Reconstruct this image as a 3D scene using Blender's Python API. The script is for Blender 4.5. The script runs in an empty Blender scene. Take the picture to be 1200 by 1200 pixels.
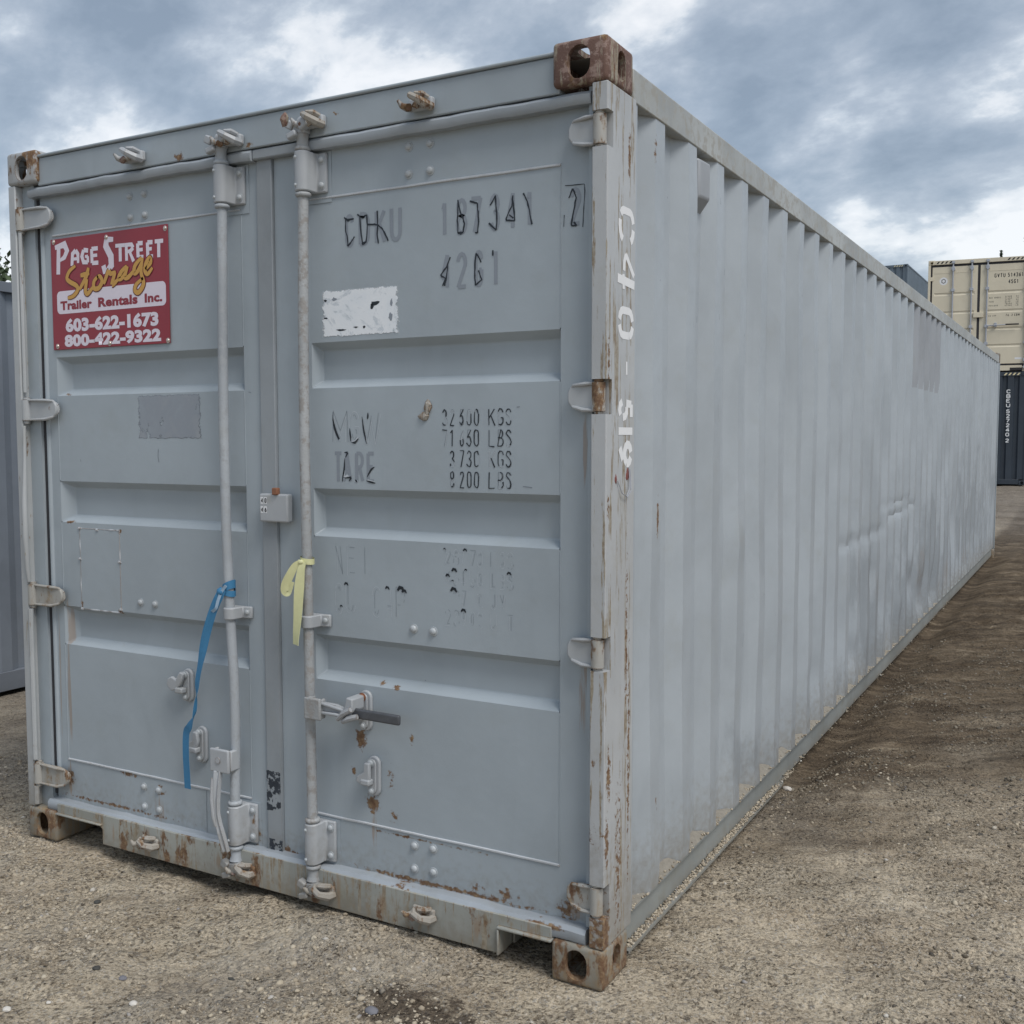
import bpy, bmesh, math, random
import numpy as np
from mathutils import Vector, Matrix

random.seed(7); np.random.seed(7)
R = math.radians
scene = bpy.context.scene
COL = scene.collection

# ---------------------------------------------------------------- camera
cam_d = bpy.data.cameras.new('camera'); cam = bpy.data.objects.new('camera', cam_d); COL.objects.link(cam)
scene.camera = cam
cam.location = (3.5972, -2.5986, 1.5382)
YAW, PIT, ROL = -0.50766, -0.07005, -0.00113
_f = Vector((math.sin(YAW)*math.cos(PIT), math.cos(YAW)*math.cos(PIT), math.sin(PIT)))
_r = _f.cross(Vector((0, 0, 1))).normalized(); _u = _r.cross(_f)
_r2 = _r*math.cos(ROL)+_u*math.sin(ROL); _u2 = -_r*math.sin(ROL)+_u*math.cos(ROL)
cam.rotation_euler = Matrix((_r2, _u2, -_f)).transposed().to_euler()
cam_d.sensor_width = 36; cam_d.lens = 36*1240.7/1200
cam_d.clip_start = 0.05; cam_d.clip_end = 6000

scene.view_settings.view_transform = 'Standard'
scene.view_settings.look = 'None'
scene.view_settings.exposure = 0.55
scene.view_settings.gamma = 1
scene.view_settings.use_curve_mapping = False

SUN_EL, SUN_AZ = 55.0, 114.0          # azimuth clockwise from +y
# ---------------------------------------------------------------- sun
sd = bpy.data.lights.new('sun', 'SUN'); so = bpy.data.objects.new('sun', sd); COL.objects.link(so)
sd.energy = 1.5; sd.angle = R(24); sd.color = (1, 0.965, 0.92)
_a = R(SUN_AZ); _e = R(SUN_EL)
sdir = Vector((math.sin(_a)*math.cos(_e), math.cos(_a)*math.cos(_e), math.sin(_e)))
so.rotation_euler = sdir.to_track_quat('Z', 'Y').to_euler()
so.location = (6, -4, 12)

# ---------------------------------------------------------------- node helper
class NT:
    def __init__(s, tree): s.t = tree; s.t.nodes.clear()
    def n(s, typ, props=None, **inp):
        nd = s.t.nodes.new(typ)
        for k, v in (props or {}).items(): setattr(nd, k, v)
        for k, v in inp.items():
            k2 = int(k[1:]) if k[0] == '_' and k[1:].isdigit() else k.replace('_', ' ')
            sock = nd.inputs[k2]
            if isinstance(v, bpy.types.NodeSocket): s.t.links.new(v, sock)
            elif isinstance(v, bpy.types.Node): s.t.links.new(v.outputs[0], sock)
            else:
                if sock.type == 'RGBA' and len(v) == 3: v = (*v, 1)
                sock.default_value = v
        return nd
    def m(s, op, a, b=0.0, c=0.0, clamp=False):
        nd = s.t.nodes.new('ShaderNodeMath'); nd.operation = op; nd.use_clamp = clamp
        for i, v in enumerate((a, b, c)):
            if isinstance(v, bpy.types.NodeSocket): s.t.links.new(v, nd.inputs[i])
            else: nd.inputs[i].default_value = v
        return nd.outputs[0]
    def vm(s, op, a, b=(0, 0, 0)):
        nd = s.t.nodes.new('ShaderNodeVectorMath'); nd.operation = op
        for i, v in enumerate((a, b)):
            if isinstance(v, bpy.types.NodeSocket): s.t.links.new(v, nd.inputs[i])
            else: nd.inputs[i].default_value = v
        return nd.outputs['Value'] if op in ('LENGTH', 'DISTANCE', 'DOT_PRODUCT') else nd.outputs[0]
    def rng(s, v, a, b, c=0.0, d=1.0, smooth=True):
        nd = s.n('ShaderNodeMapRange', {'interpolation_type': 'SMOOTHSTEP' if smooth else 'LINEAR', 'clamp': True})
        s.t.links.new(v, nd.inputs[0])
        for i, x in enumerate((a, b, c, d)): nd.inputs[i+1].default_value = x
        return nd.outputs[0]
    def noise(s, vec, scale, detail=4, rough=0.55, dist=0.0):
        nd = s.n('ShaderNodeTexNoise', Vector=vec, Scale=scale, Detail=detail, Roughness=rough, Distortion=dist)
        return nd.outputs['Fac']
    def mix(s, f, a, b):
        nd = s.t.nodes.new('ShaderNodeMix'); nd.data_type = 'RGBA'
        for sock, v in ((nd.inputs[0], f), (nd.inputs[6], a), (nd.inputs[7], b)):
            if isinstance(v, bpy.types.NodeSocket): s.t.links.new(v, sock)
            else: sock.default_value = v if not isinstance(v, tuple) or len(v) == 4 else (*v, 1)
        return nd.outputs[2]
    def ramp(s, fac, stops):
        nd = s.n('ShaderNodeValToRGB'); s.t.links.new(fac, nd.inputs[0]); cr = nd.color_ramp
        while len(cr.elements) < len(stops): cr.elements.new(0.5)
        for e, (p, c) in zip(cr.elements, stops): e.position = p; e.color = (*c, 1)
        return nd.outputs[0]
    def sep(s, v):
        nd = s.t.nodes.new('ShaderNodeSeparateXYZ'); s.t.links.new(v, nd.inputs[0]); return nd.outputs
    def scl(s, v, sc): return s.vm('MULTIPLY', v, sc)

# ---------------------------------------------------------------- sky: broken overcast
SKY = [(-0.763,0.594,0.254,0.1,0.5),(-0.707,0.66,0.252,0.09,0.55),(-0.638,0.71,0.298,0.08,0.5),(-0.589,0.748,0.308,0.05,0.35),(-0.524,0.79,0.32,0.035,0.35),(-0.35,0.869,0.35,0.05,0.6),(-0.326,0.889,0.321,0.05,0.3),(-0.193,0.941,0.279,0.05,0.55),(-0.228,0.941,0.248,0.05,0.45),(-0.261,0.939,0.222,0.035,0.25),(-0.134,0.977,0.166,0.07,0.6),(-0.189,0.966,0.179,0.05,0.35),(-0.095,0.974,0.204,0.05,0.2),(-0.081,0.985,0.152,0.06,0.5),(-0.75,0.571,0.333,0.12,-0.35),(-0.682,0.648,0.339,0.1,-0.25),(-0.474,0.807,0.353,0.08,-0.35),(-0.432,0.838,0.334,0.05,-0.3),(-0.204,0.924,0.324,0.1,-0.2),(-0.154,0.96,0.232,0.05,-0.2),(-0.114,0.976,0.185,0.06,-0.45),(-0.168,0.965,0.199,0.035,-0.25),(-0.284,0.926,0.248,0.05,-0.15),(-0.801,0.571,0.178,0.06,0.1),(-0.803,0.579,0.145,0.04,0.4)]
world = bpy.data.worlds.new('World'); scene.world = world; world.use_nodes = True
w = NT(world.node_tree)
out = w.n('ShaderNodeOutputWorld')
sky = w.n('ShaderNodeTexSky', {'sky_type': 'NISHITA', 'sun_disc': False, 'sun_elevation': R(SUN_EL), 'sun_rotation': R(SUN_AZ), 'dust_density': 2.0})
gen = w.n('ShaderNodeTexCoord').outputs['Generated']
d_ = w.sep(gen)
den = w.m('ADD', w.m('MAXIMUM', d_[2], 0.0), 0.42)
cmb = w.n('ShaderNodeCombineXYZ', X=w.m('DIVIDE', d_[0], den), Y=w.m('DIVIDE', d_[1], den), Z=0.0).outputs[0]
rot = w.n('ShaderNodeMapping', Vector=cmb, Rotation=(0, 0, R(28)), Scale=(1.2, 1.5, 1)).outputs[0]
n1 = w.noise(rot, 1.5, 6, 0.5, 0.3)
n2 = w.noise(rot, 5.5, 12, 0.6, 0.1)
warp = w.n('ShaderNodeTexNoise', Vector=gen, Scale=7.0, Detail=5.0).outputs['Color']
wd = w.vm('ADD', gen, w.scl(w.vm('SUBTRACT', warp, (.5, .5, .5)), (.20, .20, .15)))
acc = w.m('ADD', w.m('MULTIPLY', w.m('SUBTRACT', n1, 0.5), 2.2), w.m('MULTIPLY', w.m('SUBTRACT', n2, 0.5), 1.6))
acc = w.m('ADD', acc, 0.42)
for x, y, z, r, a in SKY:
    dd = w.vm('DISTANCE', wd, (x, y, z))
    acc = w.m('ADD', acc, w.rng(dd, 0.0, r*1.25, a*0.85, 0.0))
cl = w.ramp(acc, [(0.0, (.23, .28, .34)), (0.28, (.31, .365, .43)), (0.5, (.415, .465, .525)), (0.63, (.54, .59, .64)), (0.74, (.74, .765, .785)), (0.92, (.88, .885, .885))])
bg1 = w.n('ShaderNodeBackground', Color=cl, Strength=0.64)
bg2 = w.n('ShaderNodeBackground', Color=sky.outputs[0], Strength=0.05*0.5)
ad = w.n('ShaderNodeAddShader', _0=bg1, _1=bg2)
w.t.links.new(ad.outputs[0], out.inputs[0])

# ---------------------------------------------------------------- materials
def newmat(name):
    m = bpy.data.materials.new(name); m.use_nodes = True
    t = NT(m.node_tree); o = t.n('ShaderNodeOutputMaterial'); return m, t, o
def finish(t, o, col, rough=0.5, metal=0.0, bump=None, bs=0.3, bd=0.002, spec=0.5, alpha=None):
    b = t.n('ShaderNodeBsdfPrincipled')
    for k, v in (('Base Color', col), ('Roughness', rough), ('Metallic', metal), ('Specular IOR Level', spec)):
        if isinstance(v, bpy.types.NodeSocket): t.t.links.new(v, b.inputs[k])
        else: b.inputs[k].default_value = (*v, 1) if isinstance(v, tuple) and len(v) == 3 else v
    if bump is not None:
        bn = t.n('ShaderNodeBump', Strength=bs, Distance=bd, Height=bump); t.t.links.new(bn.outputs[0], b.inputs['Normal'])
    if alpha is not None:
        t.t.links.new(alpha, b.inputs['Alpha'])
    t.t.links.new(b.outputs[0], o.inputs[0])
RUST = (.165, .098, .055); RUST_L = (.30, .21, .12); PRIMER = (.33, .30, .24)
def spotmask(t, pos, spots, nz, axes='xz'):
    """ellipses (a, b, ra, rb, strength) in the wall plane, edges broken up by noise"""
    acc = None
    for a, b, ra, rb, st in spots:
        c = (a, 0, b) if axes == 'xz' else (0, a, b)
        sc = (1/ra, 0, 1/rb) if axes == 'xz' else (0, 1/ra, 1/rb)
        d = t.vm('LENGTH', t.scl(t.vm('SUBTRACT', pos, c), sc))
        v = t.m('MULTIPLY', t.m('SUBTRACT', 1.0, d), st)
        acc = v if acc is None else t.m('MAXIMUM', acc, v)
    return t.rng(t.m('ADD', acc, t.m('MULTIPLY', t.m('SUBTRACT', nz, 0.5), 3.0)), 0.25, 0.62)
def paint(name, base, rough=0.42, var=0.06, dirt=0.25, streak=0.1, rust=0.0, chips=0.0, spots=None, drips=None,
          axes='xz', peel=0.3, wear=0.0, worn=None, wavy=0.0, low=None, spec=0.5, ochre=0.0, low_shade=None):
    m, t, o = newmat(name)
    pos = t.n('ShaderNodeNewGeometry').outputs['Position']
    big = t.noise(pos, 1.7, 5, 0.6)
    fine = t.noise(pos, 38, 5, 0.6)
    st = t.noise(t.scl(pos, (14, 14, 0.9)), 1.0, 5, 0.6)
    dark = tuple(c*(1-var*2.2) for c in base); lite = tuple(min(1, c*(1+var)) for c in base)
    col = t.mix(t.rng(big, 0.3, 0.7), dark, lite)
    col = t.mix(t.m('MULTIPLY', t.rng(st, 0.55, 0.8), streak), col, tuple(c*0.62 for c in base))
    col = t.mix(t.m('MULTIPLY', t.rng(t.noise(pos, 5.5, 5, 0.7), 0.52, 0.75), dirt), col, (base[0]*.8, base[1]*.74, base[2]*.62))
    pt = t.rng(t.noise(t.scl(pos, (1, 1, .6)), 3.1, 3, .5, .8), .50, .56)
    col = t.mix(t.m('MULTIPLY', pt, .10+var), col, tuple(min(1, c*1.16) for c in base))
    z = t.sep(pos)[2]
    if low:                                              # splashed grime near the ground
        g = t.m('MULTIPLY', t.rng(t.m('ADD', z, t.m('MULTIPLY', t.m('SUBTRACT', fine, .5), low*1.2)), 0.0, low, 1, 0), 0.7)
        col = t.mix(g, col, (.20, .175, .135))
    rgh = t.m('ADD', rough, t.m('MULTIPLY', t.m('SUBTRACT', fine, 0.5), 0.3))
    if worn:
        col = t.mix(t.rng(t.noise(pos, 26, 8, 0.72), 0.50, 0.58), col, worn)
    if low_shade:  # soft ellipses that paint shade into the wall colour
        shm = spotmask(t, pos, low_shade, t.noise(t.scl(pos, (2, 2, .8)), 1.6, 6, .65), axes)
        col = t.mix(t.m('MULTIPLY', shm, .42), col, tuple(c*.50 for c in base))
    if ochre:
        ov = t.noise(t.scl(pos, (22, 22, 4)), 1.0, 6, 0.65)
        col = t.mix(t.m('MULTIPLY', t.m('MULTIPLY', t.rng(ov, .56-ochre*.16, .74-ochre*.16), t.rng(t.noise(pos, 60, 6, .7), .36, .58)), .8), col, t.mix(t.noise(pos, 30, 4), (.17, .10, .05), (.34, .24, .12)))
    rm = None
    if rust:
        v = t.noise(t.scl(pos, (1, 1, .45)), 16, 9, 0.68)
        rm = t.rng(t.m('ADD', v, t.m('MULTIPLY', big, .25)), 0.86-rust*.5, 0.93-rust*.5)
    if chips:
        ch = t.rng(t.noise(t.scl(pos, (45, 45, 3.2)), 1.0, 6, 0.7), 0.70-chips*.3, 0.73-chips*.3)
        col = t.mix(ch, col, t.mix(t.rng(t.noise(pos, 45, 5, .7), .35, .65), (.22, .17, .115), PRIMER))
    if wear:                                            # paint rubbed off convex edges
        bv = t.n('ShaderNodeBevel', {'samples': 4}, Radius=0.006)
        gn = t.n('ShaderNodeNewGeometry').outputs['Normal']
        e = t.m('SUBTRACT', 1.0, t.vm('DOT_PRODUCT', bv.outputs[0], gn))
        em = t.rng(t.m('ADD', t.m('MULTIPLY', e, 3.0), t.m('MULTIPLY', t.m('SUBTRACT', fine, .5), 1.6)), 0.75-wear, 0.95-wear)
        rm = em if rm is None else t.m('MAXIMUM', rm, em)
    if drips:
        col = t.mix(t.m('MULTIPLY', spotmask(t, pos, drips, t.noise(t.scl(pos, (110, 110, 4)), 1.0, 6, .7), axes), .5 if axes == 'xz' else .22), col, (.28, .175, .095))
    if spots:
        sm = spotmask(t, pos, spots, t.noise(pos, 55, 6, 0.7), axes)
        rm = sm if rm is None else t.m('MAXIMUM', rm, sm)
    if rm is not None:
        rc = t.ramp(t.noise(pos, 75, 6, 0.7), [(0.3, (.10, .045, .025)), (0.5, RUST), (0.68, RUST_L)])
        col = t.mix(rm, col, rc)
        rgh = t.m('ADD', rgh, t.m('MULTIPLY', rm, 0.4), clamp=True)
    bump = t.m('ADD', t.m('MULTIPLY', t.noise(pos, 150, 3, 0.5), peel), t.m('MULTIPLY', t.noise(pos, 9, 3, 0.5), 2.0+wavy))
    if rm is not None: bump = t.m('ADD', bump, t.m('MULTIPLY', rm, t.m('ADD', fine, -0.9)))
    finish(t, o, col, rgh, 0, bump, 0.35, 0.0015, spec)
    return m
def flat(name, base, rough=0.5, var=0.15, scale=30, metal=0.0, bs=0.2):
    m, t, o = newmat(name)
    pos = t.n('ShaderNodeTexCoord').outputs['Object']
    nz = t.noise(pos, scale, 5, 0.6)
    col = t.mix(nz, tuple(c*(1-var) for c in base), tuple(min(1, c*(1+var)) for c in base))
    finish(t, o, col, rough, metal, nz, bs, 0.001)
    return m

G = (.348, .396, .432)
M = {}
SP = [(.506, .306, .05, .016, 1), (.60, .272, .012, .012, .5), (.67, .271, .03, .03, .8), (1.65, .772, .02, .010, .9), (1.71, .765, .02, .010, .9),
      (1.575, .585, .03, .045, 1.1), (1.77, .61, .014, .022, .9), (1.545, .475, .018, .02, .8), (1.62, .385, .035, .045, 1.1), (1.70, .36, .02, .025, .8), (1.69, .48, .016, .05, .5),
      (1.30, .155, .05, .02, .9), (1.9, .168, .5, .012, .9), (.45, .175, .4, .010, .8), (2.10, .19, .05, .03, .6), (2.0, .185, .03, .03, .6), (.19, .25, .03, .05, .8), (2.31, .19, .04, .05, .9),
      (1.255, .165, .04, .03, .9), (.285, .92, .012, .02, .8), (.49, .905, .016, .016, .9), (.50, 1.20, .010, .02, .9), (1.80, .30, .3, .006, .6), (.235, 1.70, .03, .008, .8), (.235, 1.225, .03, .008, .8), (1.13, .2, .03, .06, .7)]
DR = [(.200, .62, .012, .36, 1.2), (.205, .82, .016, .14, 1.3), (.150, .60, .006, .34, 1.0), (2.352, 1.50, .010, .14, 1.1), (2.35, .79, .011, .15, 1.1), (.19, .25, .02, .08, 1.1), (2.33, .20, .03, .05, 1.1), (2.36, .9, .02, .1, .8), (.47, .55, .012, .3, .25), (1.62, .30, .02, .09, .8), (.67, .2, .03, .06, .6)]
M['door'] = paint('door_paint', G, spots=SP, drips=DR, dirt=.16, streak=.10, var=.04, wavy=1.5, low=.28)
M['door_R'] = M['door']
M['frame'] = paint('frame_paint', tuple(c*1.02 for c in G), rust=.07, dirt=.25, wear=.0, low=.22)
M['header'] = paint('header_paint', tuple(c*.98 for c in G), rust=.0, dirt=.2, spots=[(.87, 2.475, .03, .02, 1), (1.53, 2.52, .012, .012, .8), (1.18, 2.475, .02, .012, .9)])
M['post'] = paint('post_paint', (.43, .445, .455), rust=.14, chips=.46, dirt=.5, streak=.2, low=.5, ochre=.0, spots=[(.03, .60, .02, .10, 1.0), (.02, .42, .02, .10, .9), (.17, .6, .012, .45, .8), (.02, 1.75, .012, .1, .8), (.10, .35, .03, .3, .6), (.15, .95, .012, .35, .7), (.15, 2.30, .012, .09, .9), (.02, 1.35, .01, .05, .8), (.02, .15, .03, .16, 1.2)], axes='yz', peel=.5)
M['post_l'] = paint('left_post_paint', (.41, .43, .44), rust=.26, chips=.3, dirt=.4, low=.4)
M['side'] = paint('side_paint', (.375, .413, .445), rough=.38, var=.05, dirt=.22, streak=.22, axes='yz', wavy=2.2, low=.40, low_shade=[(6.0, .45, 3.6, .75, .9), (9.5, .8, 3.0, 1.0, .8), (3.6, .7, .7, .5, .8), (1.6, .25, .8, .3, .6)], spots=[(.40, 1.30, .012, .08, 1.0), (.36, 2.38, .01, .05, .5), (.40, .42, .012, .03, .5), (6.1, .36, .12, .10, .3)],  # dark ellipses paint the wall's lower, far shade into its colour
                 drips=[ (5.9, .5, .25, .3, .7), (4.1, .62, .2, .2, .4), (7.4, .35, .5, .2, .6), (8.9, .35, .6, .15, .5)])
M['rail'] = paint('rail_paint', (.38, .395, .385), rust=.03, chips=.05, dirt=.7, streak=.2, var=.12, worn=(.31, .30, .265))
M['brail'] = paint('bottom_rail_paint', (.27, .29, .285), rust=.04, dirt=.6, low=.1, var=.1)
M['sill'] = paint('sill_paint', (.335, .345, .32), rust=.36, chips=.45, dirt=.9, streak=.5, var=.12, low=.13, wear=.2, ochre=.25, drips=[(x_*.173+.3, .09, .012+.01*(x_%3), .05+.015*(x_%4), .9) for x_ in range(12)])
M['lip'] = paint('lip_paint', (.35, .385, .42), rust=.12, dirt=.35, var=.1, spots=[(2.25, .15, .09, .01, 1.0), (1.75, .155, .05, .012, .6), (.35, .165, .1, .006, .6)])
M['cast_rust'] = paint('casting_rust', (.175, .098, .075), rough=.7, var=.15, dirt=.3, worn=(.27, .19, .16), chips=.5, rust=.40, peel=2.5)
M['cast_worn'] = paint('casting_worn', (.28, .27, .235), rough=.6, rust=.50, dirt=.7, var=.12, wear=.3, peel=1.0, low=.08, ochre=.9)
M['cast_left'] = paint('casting_left', (.36, .37, .375), rough=.55, rust=.44, dirt=.6, wear=.40, peel=1.0)
M['hinge'] = paint('hinge_paint', (.40, .42, .435), rust=.20, wear=.22, dirt=.4, low=.35)
M['hinge_rust'] = paint('hinge_rusty', (.38, .375, .35), rust=.46, wear=.35, dirt=.6, ochre=.4)
M['rod'] = paint('rod_paint', (.37, .40, .43), rough=.5, dirt=.5, var=.1, peel=2.0, worn=(.335, .355, .375), rust=.02)
M['rod_worn'] = paint('rod_worn', (.35, .365, .375), rough=.6, dirt=.8, var=.12, peel=3.0, worn=(.285, .275, .265), rust=.04)
M['hard'] = paint('hardware_paint', (.385, .405, .425), rough=.45, dirt=.6, rust=.14, wear=.2, low=.3)
M['cam'] = paint('cam_worn', (.34, .32, .285), rough=.6, rust=.42, wear=.3, dirt=.8, peel=1.0)
M['bright'] = paint('bright_paint', (.50, .53, .56), rough=.35, dirt=.3, wear=.12, rust=.02)
M['astragal'] = paint('seam_strip_paint', (.285, .312, .335), rough=.6, dirt=.3, var=.08, low=.25, rust=.01)
M['gasket'] = flat('rubber', (.035, .035, .04), .75)
M['handle'] = flat('worn_grip', (.075, .08, .09), .45, .4, 60)
M['bolt'] = paint('bolt_paint', (.42, .45, .47), rough=.4, dirt=.5, rust=.07)
M['boltrust'] = flat('rusty_bolt', (.25, .11, .06), .7, .3, 60)
M['inside'] = flat('dark_steel', (.05, .05, .05), .8)
M['roof'] = paint('roof_paint', (.3, .32, .33), rust=.1, dirt=.6)
M['sidepatch'] = paint('patch_paint', (.315, .335, .36), rough=.6, dirt=.3, axes='yz')
M['ghost'] = flat('faded_vinyl', (.245, .275, .315), .55, .06, 90)
M['black'] = flat('peeling_black', (.012, .017, .024), .45, .3, 80)
M['emboss_d'] = flat('scratch_and_painted_shade', (.16, .185, .215), .5, .1, 80)
M['emboss_l'] = flat('painted_edge_light', (.52, .56, .60), .4, .1, 80)
M['stencil'] = flat('stencil_white', (.76, .77, .78), .6, .05, 60)
M['white'] = flat('white_print', (.72, .66, .74), .45, .03, 60)
M['red'] = flat('red_board', (.275, .030, .045), .35, .10, 12)
M['redprint'] = flat('red_print', (.26, .028, .042), .4, .06, 40)
M['redline'] = flat('gold_outline', (.13, .018, .022), .5, .06, 40)
M['gold'] = flat('gold_print', (.56, .31, .07), .4, .06, 40)
M['screw'] = flat('screw_metal', (.62, .55, .50), .3, .2, 90, .7)
M['blue'] = flat('blue_webbing', (.045, .19, .36), .6, .22, 160, 0, .5)
M['yellow'] = flat('yellow_tape', (.62, .62, .35), .55, .10, 60)
M['beige'] = paint('beige_paint', (.66, .60, .465), rough=.4, var=.03, dirt=.15, streak=.08)
M['zinc'] = flat('galvanised', (.42, .44, .48), .4, .15, 20, .3)
M['navy'] = paint('navy_paint', (.036, .048, .064), rough=.45, var=.08, dirt=.2, streak=.15)
M['slate'] = paint('slate_paint', (.115, .150, .185), rough=.45, var=.06, dirt=.2)
M['left'] = paint('left_paint', (.185, .21, .245), rough=.4, var=.06, dirt=.25, streak=.25, wavy=2)
M['left_rail'] = paint('left_rail_paint', (.16, .18, .21), rough=.5, var=.08, dirt=.5)
M['stripe'] = flat('black_stripe', (.02, .02, .02), .5)
M['cream'] = flat('cream_stripe', (.70, .62, .38), .5)
M['soil'] = flat('dry_soil', (.235, .215, .18), .95, .35, 60, 0, 1.0)
def decal(name, cols, thr, scale, rough=.6, edge=None):
    m, t, o = newmat(name)
    pos = t.n('ShaderNodeNewGeometry').outputs['Position']
    nz = t.noise(pos, scale, 7, .65, .6)
    c = t.ramp(nz, cols)
    al = t.rng(t.noise(pos, scale*1.6, 6, .65), thr, thr+.03)
    uv = t.sep(t.n('ShaderNodeTexCoord').outputs['Generated'])
    ex = t.m('MINIMUM', uv[0], t.m('SUBTRACT', 1.0, uv[0])); ez = t.m('MINIMUM', uv[2], t.m('SUBTRACT', 1.0, uv[2]))
    e = t.rng(t.m('ADD', t.m('MINIMUM', ex, ez), t.m('MULTIPLY', t.m('SUBTRACT', t.noise(pos, 70, 5, .7), .5), .14)), .015, .035)
    finish(t, o, c, rough, 0, nz, .3, .001, .5, t.m('MULTIPLY', al, e))
    return m
M['whitepatch'] = decal('torn_white_sticker', [(0.36, (.04, .05, .06)), (0.37, (.12, .14, .16)), (0.385, (.38, .43, .47)), (0.42, (.60, .65, .69)), (0.46, (.76, .80, .84)), (.56, (.80, .83, .86)), (.61, (.56, .61, .66)), (.68, (.74, .78, .81))], .18, 9)
M['darkpatch'] = decal('sticker_residue', [(0.3, (.30, .34, .38)), (0.5, (.275, .305, .345)), (0.7, (.32, .345, .375))], .36, 8)
M['tarpatch'] = decal('black_scrape', [(0.3, (.015, .02, .03)), (0.6, (.04, .05, .065)), (.75, (.2, .22, .25))], .47, 22)
M['sidefade'] = decal('side_residue', [(0.3, (.29, .31, .335)), (0.7, (.32, .345, .37))], .1, 8)

# ---------------------------------------------------------------- mesh helpers
class MB:
    def __init__(s): s.v = []; s.f = []
    def add(s, vs, fs):
        b = len(s.v); s.v += [tuple(map(float, v)) for v in vs]; s.f += [tuple(i+b for i in f) for f in fs]; return s
    def box(s, x0, x1, y0, y1, z0, z1, rot=None, piv=None):
        vs = [Vector(p) for p in ((x0, y0, z0), (x1, y0, z0), (x1, y1, z0), (x0, y1, z0), (x0, y0, z1), (x1, y0, z1), (x1, y1, z1), (x0, y1, z1))]
        if rot is not None:
            pv = Vector(piv) if piv else sum(vs, Vector())/8
            vs = [pv+rot @ (v-pv) for v in vs]
        return s.add(vs, [(0, 3, 2, 1), (4, 5, 6, 7), (0, 1, 5, 4), (1, 2, 6, 5), (2, 3, 7, 6), (3, 0, 4, 7)])
    def tube(s, pts, r, n=14, cap=True):
        pts = [Vector(p) for p in pts]; rs = r if isinstance(r, (list, tuple)) else [r]*len(pts)
        rings = []; prev = None
        for i, p in enumerate(pts):
            a = pts[max(0, i-1)]; b = pts[min(len(pts)-1, i+1)]; t = (b-a).normalized()
            if prev is None:
                up = Vector((0, 1, 0)) if abs(t.y) < .9 else Vector((1, 0, 0)); n1 = t.cross(up).normalized()
            else:
                n1 = (prev-t*prev.dot(t)).normalized()
            prev = n1; n2 = t.cross(n1)
            rings.append([p+(n1*math.cos(2*math.pi*k/n)+n2*math.sin(2*math.pi*k/n))*rs[i] for k in range(n)])
        vs = [v for ring in rings for v in ring]
        fs = [(i*n+k, i*n+(k+1) % n, (i+1)*n+(k+1) % n, (i+1)*n+k) for i in range(len(rings)-1) for k in range(n)]
        if cap: fs += [tuple(range(n-1, -1, -1)), tuple((len(rings)-1)*n+k for k in range(n))]
        return s.add(vs, fs)
    def prism(s, poly, y0, y1, ax='y'):
        n = len(poly)
        if ax == 'y': vs = [(a, y0, b) for a, b in poly]+[(a, y1, b) for a, b in poly]
        elif ax == 'x': vs = [(y0, a, b) for a, b in poly]+[(y1, a, b) for a, b in poly]
        else: vs = [(a, b, y0) for a, b in poly]+[(a, b, y1) for a, b in poly]
        return s.add(vs, [tuple(range(n)), tuple(range(2*n-1, n-1, -1))]+[(i, i+n, (i+1) % n+n, (i+1) % n) for i in range(n)])
    def mesh(s, name):
        me = bpy.data.meshes.new(name); me.from_pydata(s.v, [], s.f)
        bm = bmesh.new(); bm.from_mesh(me); bmesh.ops.recalc_face_normals(bm, faces=bm.faces); bm.to_mesh(me); bm.free()
        return me
    def build(s, name, mat, parent=None, bevel=0, smooth=40, loc=None, seg=2, recalc=True):
        if recalc: me = s.mesh(name)
        else: me = bpy.data.meshes.new(name); me.from_pydata(s.v, [], s.f)
        return link(name, me, mat, parent, bevel, smooth, loc, seg)
def link(name, me, mat, parent=None, bevel=0, smooth=40, loc=None, seg=2):
    o = bpy.data.objects.new(name, me); COL.objects.link(o)
    if mat is not None and not me.materials: me.materials.append(mat)
    if parent: o.parent = parent
    if loc: o.location = loc
    if smooth:
        me.shade_smooth(); me.set_sharp_from_angle(angle=R(smooth))
    if bevel:
        b = o.modifiers.new('edges', 'BEVEL'); b.width = bevel; b.segments = seg; b.limit_method = 'ANGLE'; b.angle_limit = R(35)
        b.harden_normals = False
    return o
def inst(src, parent, loc, name=None, scale=None, mat=None):
    o = src.copy(); COL.objects.link(o); o.parent = parent; o.location = loc
    if name: o.name = name
    if scale: o.scale = scale
    if mat:
        o.data = src.data.copy(); o.data.materials.clear(); o.data.materials.append(mat)
    return o
def empty(name, label, cat, loc=(0, 0, 0), rz=0, group=None):
    o = bpy.data.objects.new(name, None); COL.objects.link(o); o.location = loc; o.rotation_euler = (0, 0, rz)
    o['label'] = label; o['category'] = cat
    if group: o['group'] = group
    return o
def tag(o, label, cat, group=None):
    o['label'] = label; o['category'] = cat
    if group: o['group'] = group
    return o
def obround(cx, cz, w_, h_, n=8):
    r = min(w_, h_)/2; pts = []
    if h_ >= w_:
        for k in range(n+1): a = math.pi*k/n; pts.append((cx+r*math.cos(a), cz+h_/2-r+r*math.sin(a)))
        for k in range(n+1): a = math.pi+math.pi*k/n; pts.append((cx+r*math.cos(a), cz-h_/2+r+r*math.sin(a)))
    else:
        for k in range(n+1): a = -math.pi/2+math.pi*k/n; pts.append((cx+w_/2-r+r*math.cos(a), cz+r*math.sin(a)))
        for k in range(n+1): a = math.pi/2+math.pi*k/n; pts.append((cx-w_/2+r+r*math.cos(a), cz+r*math.sin(a)))
    return pts
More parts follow.
